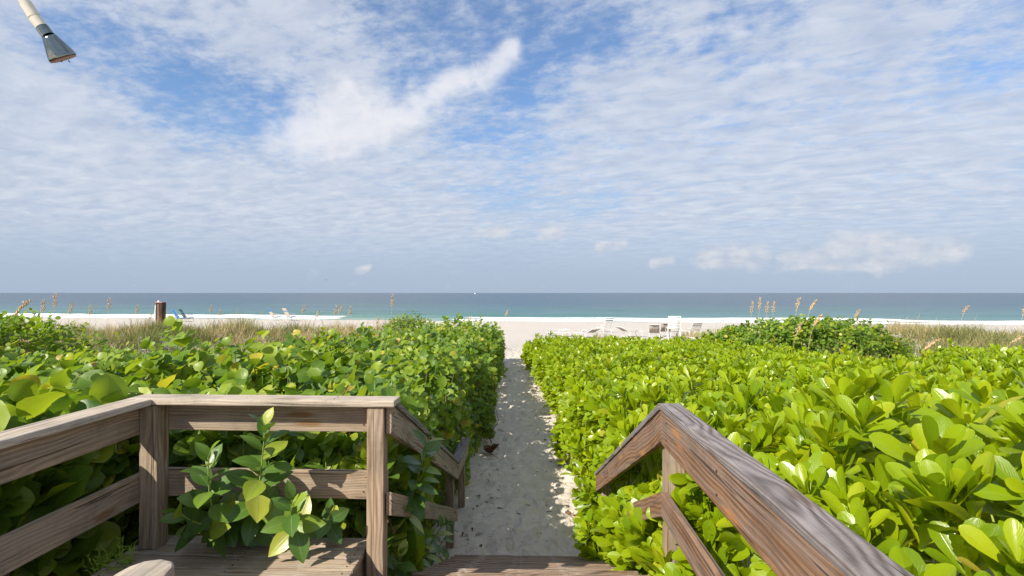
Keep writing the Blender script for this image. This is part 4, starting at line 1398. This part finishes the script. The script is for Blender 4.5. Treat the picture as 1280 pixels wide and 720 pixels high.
# feathery seedling at the foot of the corner post
fw = thing('feathery_seedling', 'small feathery bright green seedling at the corner post foot', 'plant', (-2.42, 3.15, DZ - 0.25))
lst = []
fr = random.Random(9)
for i in range(26):
    a = fr.uniform(0, 6.28)
    r_ = fr.uniform(0.05, 0.17)
    h_ = fr.uniform(0.24, 0.38)
    c0 = Vector((0.04 * math.cos(a), 0.04 * math.sin(a) - 0.02, 0))
    c1 = Vector((r_ * math.cos(a), r_ * math.sin(a) - 0.05, h_))
    lst.append(([c0, c0.lerp(c1, .5) + Vector((0, 0, .03)), c1], [0.003, 0.002, 0.001]))
    for t in (0.5, 0.6, 0.7, 0.8, 0.9, 1.0):
        p = c0.lerp(c1, t) + Vector((0, 0, .03 * (1 - abs(2 * t - 1))))
        for s_ in (-1, 1):
            d_ = Vector((fr.uniform(-1, 1), fr.uniform(-1, 1), fr.uniform(0, .8))).normalized() * 0.03
            lst.append(([p, p + d_], [0.0025, 0.0012]))
o = tubes('fronds', lst, M['stem_bright'], fw, 4)
o['kind'] = 'stuff'

# ------------------------------------------------------------------ dune grass, sea oats
def blades(P, H, lean, rng, wid=0.006):
    n = len(P)
    a = rng.uniform(0, 6.283, n)
    dirx, diry = np.cos(a), np.sin(a)
    bend = lean * H * rng.uniform(0.3, 1.0, n)
    t = np.array([0, 0.4, 0.75, 1.0])
    w = np.array([1.0, 0.85, 0.55, 0.08]) * wid
    V = np.zeros((n, 8, 3))
    px, py = -diry, dirx
    for k in range(4):
        cx = P[:, 0] + dirx * bend * t[k] ** 2
        cy = P[:, 1] + diry * bend * t[k] ** 2
        cz = P[:, 2] + H * (t[k] - 0.22 * lean * t[k] ** 3)
        for s, sg in ((0, -1), (1, 1)):
            V[:, 2 * k + s] = np.stack([cx + sg * px * w[k], cy + sg * py * w[k], cz], -1)
    f = np.array([[0, 1, 3, 2], [2, 3, 5, 4], [4, 5, 7, 6]])
    F = (f[None] + (np.arange(n) * 8)[:, None, None]).reshape(-1, 4)
    return V.reshape(-1, 3), F


def grass_patch(name, label, regions, seed, per=16, wid=0.009):
    rng = np.random.default_rng(seed)
    Ps, Hs, Ts = [], [], []
    for (x0, x1, y0, y1, n, h0, h1, green, mask) in regions:
        x, y = rng.uniform(x0, x1, n), rng.uniform(y0, y1, n)
        k = mask(x, y) if mask else np.ones(n, bool)
        k &= vnoise(x, y, 1.8, seed + 5) + rng.normal(0, .15, n) > 0.26
        x, y = x[k], y[k]
        hh = rng.uniform(h0, h1, len(x)) * (0.25 + 1.3 * vnoise(x, y, 1.5, seed + 6) ** 1.5 + 0.5 * (rng.random(len(x)) < 0.08))
        tone = np.clip((vnoise(x, y, 1.6, seed + 7) - .5) * 1.7 + 0.5 + (0.5 - green), 0, 1)
        for _ in range(per):
            Ps.append(np.c_[x + rng.normal(0, .06, len(x)), y + rng.normal(0, .06, len(x)), ground_z(x, y) - 0.03])
            Hs.append(hh * rng.uniform(0.5, 1.1, len(x)))
            Ts.append(np.clip(tone + rng.normal(0, .18, len(x)), 0, .999))
    P, H, T = np.vstack(Ps), np.concatenate(Hs), np.concatenate(Ts)
    V, F = blades(P, H, 0.75, rng, wid)
    tint = np.zeros((len(V), 3))
    tint[:, 0] = np.repeat(T, 8)
    uv = np.tile(np.array([[0, 0], [0, 1]] * 4, float), (len(P), 1))
    o = link(name, mesh_np(name, V, F, uv, tint, smooth=False), None, M['grass'])
    return tag(o, label, 'grass', kind='stuff')


ml = lambda x, y: (y > left_far(x) - 0.2)
mr = lambda x, y: (y > right_far(x) - 0.5)
grass_patch('dune_grass', 'tan and green dune grass covering the dune behind the left hedge', [
    (-34, -2.6, 11.0, 37, 8000, 0.40, 1.10, 0.62, lambda x, y: ml(x, y) & (y < 36 + (vnoise(x, y * 0, 6, 1) - .5) * 5 - 5.0 * sstep(-6, -3, x))),
    (-30, -4, 22, 38, 2200, 0.6, 1.2, 0.35, ml)], 81)
grass_patch('dune_grass', 'sparse green dune grass and scrub behind the right hedge', [
    (7.5, 42, 12, 36, 6000, 0.40, 1.0, 0.66, lambda x, y: mr(x, y) & (x > 8.0 + (y - 18) * 0.33)),
    (14, 42, 20, 34, 900, 0.5, 0.9, 0.45, mr)], 82)


def scrub(name, label, areas, seed):
    rng = np.random.default_rng(seed)
    P, A = [], []
    for (cx, cy, rx, ry, h, n) in areas:
        th, r = rng.uniform(0, 6.283, n), np.sqrt(rng.random(n))
        x, y = cx + rx * r * np.cos(th), cy + ry * r * np.sin(th)
        z = ground_z(x, y) + h * (1 - r ** 2 * 0.8) * rng.uniform(0.3, 1.0, n)
        P.append(np.c_[x, y, z])
        A.append(unit(np.c_[rng.normal(0, .5, n), rng.normal(-.2, .5, n), np.ones(n)]))
    P, A = np.vstack(P), np.vstack(A)
    P_, Rm, L_, W_, V = shoots(P, A, rng, (5, 9), 0.055, 0.05)
    v, f, u, t = leaf_batch('grape', 2, P_, Rm, L_, W_ * 0.7, V)
    o = link(name, mesh_np(name, v, f, u, t), None, M['scrub'])
    return tag(o, label, 'scrub', kind='stuff')


scrub('dune_scrub', 'low brownish scrub mixed into the left dune grass', [(-12, 17, 2.8, 2.6, 0.95, 1300), (-9, 14.5, 2.2, 1.8, 0.8, 900), (-17, 20, 4, 3, 0.8, 1200), (-8, 20, 2.4, 3.5, 0.8, 1000), (-13, 26, 5, 3, 0.7, 900), (-15, 16.5, 2.5, 1.6, 0.8, 700), (-6.5, 15.5, 1.4, 2.5, 0.7, 500), (-5.6, 24, 1.4, 2, 0.7, 250), (-3.4, 25.5, 1.0, 1.6, 0.7, 200)], 91)
scrub('dune_scrub', 'low grey green scrub mixed into the right dune grass', [(15.5, 20.5, 2.6, 2.2, 0.9, 900), (20, 25, 4.5, 3, 0.7, 900), (9.5, 17, 2.0, 2, 0.6, 400), (27, 25, 5, 4, 0.7, 900), (14.5, 17.5, 2.5, 2, 0.6, 500)], 92)

# grass tufts that stand alone on the sand
tuft = grass_patch('grass_tuft', 'dry grass tuft at the left corner where the path meets the beach', [(-1.9, -1.25, 23.6, 28.5, 110, 0.5, 0.9, 0.30, lambda x, y: x < path_left(y) + 0.05)], 83, 14)
del tuft['kind']
for nm, lb, reg, sd in (('grass_tuft', 'thin grass tuft by the loungers at the edge of the sand', (4.0, 5.2, 33, 35, 45, 0.4, 0.8, 0.5, None), 84),
                        ('grass_tuft', 'wispy tan grass beside the dark backed lounger', (9.6, 13.0, 32, 37, 130, 0.5, 0.9, 0.35, None), 85),
                        ('grass_tuft', 'faint grass tuft behind the far corner of the right hedge', (-0.1, 1.6, 25.4, 27.5, 40, 0.5, 0.9, 0.4, None), 86)):
    t_ = grass_patch(nm, lb, [reg], sd, 12)
    del t_['kind']


def oat_mesh(seed, droop):
    rng = np.random.default_rng(seed)
    H = 1.0
    t = np.linspace(0, 1, 9)
    stalk = np.c_[droop * 0.28 * t ** 3, 0 * t, H * (t - 0.10 * droop * t ** 4)]
    v, f = tube_np(stalk, np.linspace(0.0042, 0.002, 9), 4)
    st = mesh_np('stalk', v, f)
    spk = []
    for i in range(46):
        u = i / 45
        p = stalk[-1] * (1 - 0.20 * (1 - u)) + np.array([0, 0, 0.0])
        base = np.array([np.interp(0.76 + 0.24 * u, t, stalk[:, k]) for k in range(3)])
        d = unit(np.array([rng.normal(0.35 * droop, 0.5), rng.normal(0, 0.5), rng.uniform(-.2, 1.0) - 0.7 * droop]))
        l = rng.uniform(0.035, 0.06) * (1 - 0.4 * abs(2 * u - 0.8))
        q0 = base + d * 0.012
        spk.append(tube_np([q0, q0 + d * l * 0.5, q0 + d * l], [0.002, 0.0085, 0.001], 4))
    v, f = join_np(spk)
    sd = mesh_np('seed_head', v, f, smooth=False)
    return st, sd


OATS = [oat_mesh(400 + i, dr) for i, dr in enumerate((0.2, 0.7, 1.5))]
for a, b in OATS:
    a.materials.append(M['oat'])
    b.materials.append(M['oat'])
ORD = ['first', 'second', 'third', 'fourth', 'fifth', 'sixth', 'seventh', 'eighth', 'ninth', 'tenth', 'eleventh', 'twelfth', 'thirteenth', 'fourteenth', 'fifteenth', 'sixteenth', 'seventeenth', 'eighteenth', 'nineteenth', 'twentieth']
# (pixel of the head, distance): the place and height of each stalk follow from them
left_oats = [(14, 372, 14.5, 2), (52, 374, 21, 0), (68, 366, 22, 0), (88, 378, 24, 1), (112, 381, 25, 0), (135, 372, 24, 0), (170, 381, 28, 0), (186, 391, 22, 1), (262, 381, 30, 0), (273, 387, 29, 0),
             (378, 381, 27, 0), (394, 388, 26, 1), (418, 381, 26, 0), (425, 380, 27, 1), (436, 382, 26, 0), (470, 396, 26, 0), (489, 367, 25, 0), (585, 394, 27, 1), (598, 398, 26, 1), (632, 386, 33, 1)]
right_oats = [(938, 376, 26, 0), (948, 371, 27, 0), (957, 376, 26, 0), (965, 376, 26, 0), (996, 371, 25, 1), (1016, 373, 24, 2), (1022, 391, 19, 2), (995, 402, 19, 1), (1068, 386, 25, 1), (1155, 421, 15.5, 2), (1062, 445, 13.2, 2), (1203, 381, 26, 1), (1262, 417, 19, 2), (1278, 379, 24, 1)]


def place_oats(lst, text):
    order = sorted(range(len(lst)), key=lambda i: lst[i][0])
    for rank, i in enumerate(order):
        px, py, d, k = lst[i]
        hx, hz = bearing(px) * d, CAM_H + rise(px, py) * d
        kind = ('upright', 'leaning', 'drooping')[k]
        bx = hx - (0.0, 0.15, 0.35)[k]
        zb = float(ground_z(bx, d))
        Hh = max(0.5, hz - zb)
        r = thing('sea_oat', f'{kind} sea oat stalk with tan seed head, {ORD[rank]} {text}', 'sea oat', (bx, d, zb - 0.02), random.uniform(-0.5, 0.5), 'sea oat stalks on the dunes')
        for nm, me in zip(('stalk', 'seed_head'), OATS[k]):
            c = link(nm, me, r)
            s = 1.0 + 0.35 * (Hh > 1.2)
            c.scale = (s * 1.5, s * 1.5, Hh / (1 - 0.10 * (0.2, 0.7, 1.5)[k]))
            if nm == 'seed_head':
                c.scale = (s * 1.25, s * 1.25, Hh / (1 - 0.10 * (0.2, 0.7, 1.5)[k]))


place_oats(left_oats, 'from the left edge')
place_oats(right_oats, 'rightward from the loungers')

# ------------------------------------------------------------------ beach furniture
def chaise(label, x, y, rz, back, sling, seat_h=0.36, straps=False, back_len=0.78, group='pool style loungers left on the sand'):
    """sling lounger: +y is the foot end, the back rises at the -y end"""
    r = thing('beach_lounger', label, 'lounger', (x, y, float(ground_z(x, y)) - 0.01), rz, group)
    w = 0.32
    t = 0.015
    for s in (-1, 1):
        tubes('side_rail', [([(s * w, 0.0, seat_h), (s * w, 0.7, seat_h), (s * w, 1.28, seat_h - 0.02)], t)], M['white_paint'], r, 8)
        tubes('leg', [([(s * w, 0.12, seat_h), (s * w, -0.10, 0.0)], t)], M['white_paint'], r, 8)
        tubes('leg', [([(s * w, 1.02, seat_h), (s * w, 1.16, 0.0)], t)], M['white_paint'], r, 8)
        tubes('armrest', [([(s * (w + .03), -0.16, seat_h + 0.20), (s * (w + .03), 0.30, seat_h + 0.22), (s * (w + .03), 0.42, seat_h)], t)], M['white_paint'], r, 8)
    tubes('cross_bar', [([(-w, 1.28, seat_h - .02), (w, 1.28, seat_h - .02)], t)], M['white_paint'], r, 8)
    tubes('floor_bar', [([(-w, -0.10, 0.02), (w, -0.10, 0.02)], t)], M['white_paint'], r, 8)
    cb, sb = math.cos(back), math.sin(back)
    top = (-cb * back_len, seat_h + sb * back_len)
    bf = tubes('back_frame', [([(-w, 0, seat_h), (-w, top[0], top[1]), (w, top[0], top[1]), (w, 0, seat_h)], t)], M['white_paint'], r, 8)
    n = 6 if straps else 1
    for nm, p0, p1 in (('seat_sling', (0.03, seat_h + .012), (1.24, seat_h - .005)), ('back_sling', (-0.03 * cb, seat_h + .02), (top[0] * .97, seat_h + (top[1] - seat_h) * .97))):
        for i in range(n):
            a, b = i / n + (0.03 if straps else 0), (i + 1) / n - (0.05 if straps else 0)
            ya_, za_ = p0[0] + (p1[0] - p0[0]) * a, p0[1] + (p1[1] - p0[1]) * a
            yb_, zb_ = p0[0] + (p1[0] - p0[0]) * b, p0[1] + (p1[1] - p0[1]) * b
            dn = Vector((0, yb_ - ya_, zb_ - za_)).cross(Vector((1, 0, 0))).normalized() * 0.006
            sag = dn * 3.0
            vs_ = []
            for xx_, g_ in ((-w + .01, 0), (-w * .5, .8), (0, 1), (w * .5, .8), (w - .01, 0)):
                for (yy_, zz2) in ((ya_, za_), (yb_, zb_)):
                    for q_ in (-.5, .5):
                        vs_.append(Vector((xx_, yy_, zz2)) + dn * q_ + sag * g_ * (0 if straps else 1))
            fs_ = []
            for c_ in range(4):
                o_ = c_ * 4
                fs_ += [(o_, o_ + 4, o_ + 6, o_ + 2), (o_ + 1, o_ + 3, o_ + 7, o_ + 5), (o_, o_ + 1, o_ + 5, o_ + 4), (o_ + 2, o_ + 6, o_ + 7, o_ + 3)]
            fs_ += [(0, 2, 3, 1), (16, 17, 19, 18)]
            mt = sling if not (straps and nm == 'back_sling' and i in (4, 5)) else M['sling_dark']
            link('strap' if straps else nm, mesh_np('strap' if straps else nm, np.array([tuple(v) for v in vs_]), np.array(fs_), smooth=False), r, mt)
    return r


def gx(px, d):
    return bearing(px) * d


chaise('reclined lounger with grey brown sling, left of the tall white chair', gx(818, 35), 35, R(-14), R(48), M['sling_grey'])
chaise('reclined lounger with grey brown sling, touching the tall white chair', gx(832, 36.2), 36.2, R(-10), R(50), M['sling_grey'])
chaise('white strap lounger with two dark top straps, beside the board on the sand', gx(869, 36), 36.2, R(10), R(52), M['sling_white'], straps=True)
chaise('white strap lounger with two dark top straps, alone left of the others', gx(759, 41), 41, R(16), R(58), M['sling_white'], straps=True, back_len=0.95)
chaise('low grey lounger nearly hidden behind the hedge top', gx(737, 36), 36, R(30), R(22), M['sling_grey'])
chaise('low grey lounger lying flat behind the hedge, furthest left', gx(707, 38), 38, R(60), R(8), M['sling_grey'], seat_h=0.28)
chaise('flat grey lounger with slanted back between the striped and reclined loungers', gx(783, 37), 37, R(-60), R(26), M['sling_grey'])

# tall white chair
tcx, tcy = gx(843, 34), 34.2
tr_ = thing('high_back_chair', 'tall white high-back chair standing among the loungers', 'chair', (tcx, tcy, float(ground_z(tcx, tcy)) - 0.01), R(-4))
for s in (-1, 1):
    tubes('leg', [([(s * .38, -0.42, 0.0), (s * .38, 0.05, 0.52)], 0.022)], M['white_paint'], tr_, 8)
    tubes('leg', [([(s * .38, 0.42, 0.0), (s * .38, -0.08, 0.52)], 0.022)], M['white_paint'], tr_, 8)
    tubes('armrest', [([(s * .40, -0.45, 0.62), (s * .40, -0.1, 0.78), (s * .40, 0.35, 0.74), (s * .40, 0.45, 0.52)], 0.022)], M['white_paint'], tr_, 8)
    tubes('back_post', [([(s * .36, -0.02, 0.40), (s * .37, -0.20, 0.95), (s * .37, -0.34, 1.46)], 0.022)], M['white_paint'], tr_, 8)
tubes('top_rail', [([(-.37, -0.34, 1.46), (.37, -0.34, 1.46)], 0.024)], M['white_paint'], tr_, 8)
tubes('floor_bar', [([(-.38, -0.40, 0.03), (.38, -0.40, 0.03)], 0.02)], M['white_paint'], tr_, 8)
for i in range(7):
    za_, zb_ = 0.70 + i * 0.105, 0.70 + i * 0.105 + 0.070
    ya_, yb_ = -0.02 - (za_ - .4) * 0.29, -0.02 - (zb_ - .4) * 0.29
    v, f = box_np(0, (ya_ + yb_) / 2 - 0.02, (za_ + zb_) / 2, 0.70, 0.014, 0.070)
    link('back_strap', mesh_np('back_strap', v, f, smooth=False), tr_, M['sling_white'] if i < 6 else M['white_paint'])
for i in range(5):
    v, f = box_np(0, -0.02 + i * 0.10, 0.50, 0.72, 0.085, 0.014)
    link('seat_strap', mesh_np('seat_strap', v, f, smooth=False), tr_, M['sling_grey'])

# low white board on the sand
wb = thing('white_board', 'low white board lying on sand right of the loungers', 'board', (gx(884, 33), 33.2, float(ground_z(gx(884, 33), 33.2))), R(8))
prism('panel', (-0.95, -0.25, 0.22), (0.95, 0.1, 0.10), (0, 0.9, 0.0), (0, 0, 0.05), M['white_paint'], wb, 0.008)
for sx2, zz2 in ((-0.8, 0.19), (0.8, 0.09)):
    prism('support', (sx2, -0.1, -0.02), (sx2, -0.1, zz2), (0.08, 0, 0), (0, 0.5, 0), M['white_paint'], wb, 0.005)


def beach_chair(label, px, d, rz, top_mat, mid_mat, seat_mat):
    r = thing('beach_chair', label, 'chair', (gx(px, d), d, float(ground_z(gx(px, d), d)) - 0.01), rz, 'low beach chairs facing the sea')
    for s in (-1, 1):
        tubes('frame', [([(-0.36, s * .30, 1.06), (0.10, s * .30, 0.30), (0.22, s * .30, 0.0), (0.75, s * .30, 0.0)], 0.016)], M['aluminium'], r, 6)
        tubes('armrest', [([(-0.14, s * .32, 0.68), (0.50, s * .32, 0.60), (0.62, s * .32, 0.0)], 0.02)], M['white_paint'], r, 6)

    def pad(nm, a, b, mt):
        dv = Vector((b[0] - a[0], 0, b[1] - a[1]))
        nn = dv.cross(Vector((0, 1, 0))).normalized() * 0.03
        prism(nm, (a[0], 0, a[1]), (b[0], 0, b[1]), (0, 0.60, 0), tuple(nn), mt, r, 0.008)
    pad('headrest', (-0.38, 1.09), (-0.255, 0.89), top_mat)
    pad('back_stripe', (-0.25, 0.882), (-0.205, 0.81), M['sling_blue'])
    pad('back_sling', (-0.20, 0.80), (0.10, 0.31), mid_mat)
    pad('seat_sling', (0.12, 0.28), (0.72, 0.36), seat_mat)
    r.scale = (1.2, 1.2, 1.2)
    return r


beach_chair('blue topped cream beach chair, left one of the pair by the surf', 341, 58, R(50), M['sling_blue'], M['sling_cream'], M['sling_blue'])
beach_chair('cream topped beach chair with blue seat, right one of the pair by the surf', 360, 57, R(56), M['sling_cream'], M['sling_cream'], M['sling_blue'])
beach_chair('bright blue beach chair just right of the dark piling', 222, 55, R(60), M['sling_blue'], M['sling_blue'], M['sling_blue'])
beach_chair('dark teal beach chair next to the bright blue one', 231, 56, R(60), M['dark_green'], M['dark_green'], M['dark_green'])

# piling
pd = 36.0
pr = thing('wooden_piling', 'dark weathered square wooden piling standing on the beach at left', 'piling', (gx(201, pd), pd, float(ground_z(gx(201, pd), pd)) - 0.1))
hp = CAM_H + rise(201, 378) * pd - pr.location.z
prism('trunk', (0, 0, 0), (0.01, 0, hp), (0.44, 0, 0), (0, 0.44, 0), M['piling_wood'], pr, 0.03, 0.008, 8)
prism('worn_face', (-0.02, -0.226, 0.25), (-0.03, -0.226, hp - 0.12), (0.13, 0, 0), (0, 0.02, 0), M['wood_brown'], pr, 0.006, 0.008, 6)
prism('top_plate', (-0.22, 0, hp + 0.012), (0.20, 0, hp + 0.010), (0, 0.42, 0), (0, 0, 0.03), M['pink_paint'], pr, 0.006)
v, f = tube_np([(-0.14, 0, hp + .025), (-0.14, 0, hp + .07), (-0.14, 0, hp + .13)], [0.07, 0.08, 0.03], 10)
link('top_knob', mesh_np('top_knob', v, f), pr, M['sling_white'])
lp = thing('white_plank', 'narrow white plank leaning on the left side of the piling', 'plank', (gx(193.5, pd), pd - 0.05, float(ground_z(gx(193.5, pd), pd)) - 0.02))
prism('board', (-0.02, 0, 0), (0.135, 0, hp - 0.22), (0.13, 0, 0), (0, 0.04, 0), M['white_paint'], lp, 0.006)


# birds far over the sea
def bird(label, px, py, d, span, mat):
    r = thing('gull', label, 'bird', (gx(px, d), d, CAM_H + rise(px, py) * d), R(30))
    tubes('body', [([(0, -.2, 0), (0, -.1, 0), (0, .08, 0), (0, .2, .01)], [.01, .05, .05, .012])], mat, r, 8)
    for s in (-1, 1):
        V = np.array([(0, .07, .02), (0, -.07, .02), (s * span * .25, -.05, .12), (s * span * .25, .08, .13), (s * span * .5, -.06, .05), (s * span * .5, 0, .05)])
        V = np.vstack([V, V + (0, 0, .012)])
        F = np.array([[0, 1, 2, 3], [3, 2, 4, 5], [6, 9, 8, 7], [9, 11, 10, 8], [0, 3, 9, 6], [3, 5, 11, 9], [1, 7, 8, 2], [2, 8, 10, 4]])
        link('wing', mesh_np('wing', V, F, smooth=False), r, mat)


bird('tiny white gull low in the sky above the left shore', 169, 357, 110, 1.0, M['bird_white'])
bird('tiny dark bird flying above the horizon left of centre', 407, 350, 100, 0.8, M['bird_dark'])
bt = thing('motor_boat', 'tiny white boat on the horizon left of the path', 'boat', (gx(594, 1500), 1500, SEA_Z + 0.2), R(80))
prism('hull', (-5, 0, 0.7), (5, 0, 0.9), (0, 3.0, 0), (0, 0, 1.6), M['white_paint'], bt, 0.3)
prism('cabin', (-2.0, 0, 2.2), (1.2, 0, 2.2), (0, 2.0, 0), (0, 0, 1.4), M['white_paint'], bt, 0.2)

# ------------------------------------------------------------------ litter on the path
dl = thing('dried_leaf', 'large curled brown dried leaf on the sand beside the left hedge', 'leaf', (gx(613, 10.0), 10.0, float(ground_z(gx(613, 10.0), 10.0))))
for i, (a, tilt, L) in enumerate(((0.3, 0.9, 0.22), (2.2, 0.7, 0.20), (4.1, 0.8, 0.18), (5.3, 1.1, 0.2))):
    D = np.array([[math.cos(a) * math.cos(tilt), math.sin(a) * math.cos(tilt), math.sin(tilt)]])
    Nn = np.array([[-math.cos(a) * math.sin(tilt), -math.sin(a) * math.sin(tilt), math.cos(tilt)]])
    v, f, u, t = leaf_batch('grape', 0, np.array([[0, 0, 0.03]]), frames(D, Nn), np.array([L]), np.array([1.0]), np.array([0.2 + 0.15 * i]))
    link('leaf_lobe', mesh_np('leaf_lobe', v, f, u, t), dl, M['leaf_dry'])
tubes('stem', [([(0, 0, .03), (0.12, -0.2, .02), (0.30, -0.55, .015)], [.006, .005, .003])], M['stem_brown'], dl, 5)

rng = np.random.default_rng(505)
n = 430
yy = 5.95 + 19 * rng.random(n) ** 1.4
sd = rng.random(n)
xr_ = path_right(yy) - np.abs(rng.normal(0, 0.22, n))
xl_ = path_left(yy) + np.abs(rng.normal(0, 0.16, n))
xm_ = rng.uniform(path_left(yy) + .1, path_right(yy) - .1, n)
xx = np.where(sd < 0.62, xr_, np.where(sd < 0.82, xl_, xm_))
a = rng.uniform(0, 6.28, n)
D = np.c_[np.cos(a), np.sin(a), rng.normal(0.1, 0.2, n)]
Nn = np.c_[rng.normal(0, .35, n), rng.normal(0, .35, n), np.ones(n)]
v, f, u, t = leaf_batch('naupaka', 1, np.c_[xx, yy, ground_z(xx, yy) + 0.020], frames(D, Nn), rng.uniform(0.03, 0.11, n), rng.uniform(.6, 1.2, n), rng.random(n))
o = link('leaf_litter', mesh_np('leaf_litter', v, f, u, t), None, M['leaf_dry'])
tag(o, 'scattered dry brown leaf litter along the sides of the sand path', 'litter', kind='stuff')

print('leaves', N_RIGHT, N_LEFT, 'objects', len(bpy.data.objects), 'polys', sum(len(o.data.polygons) for o in bpy.data.objects if o.type == 'MESH'))
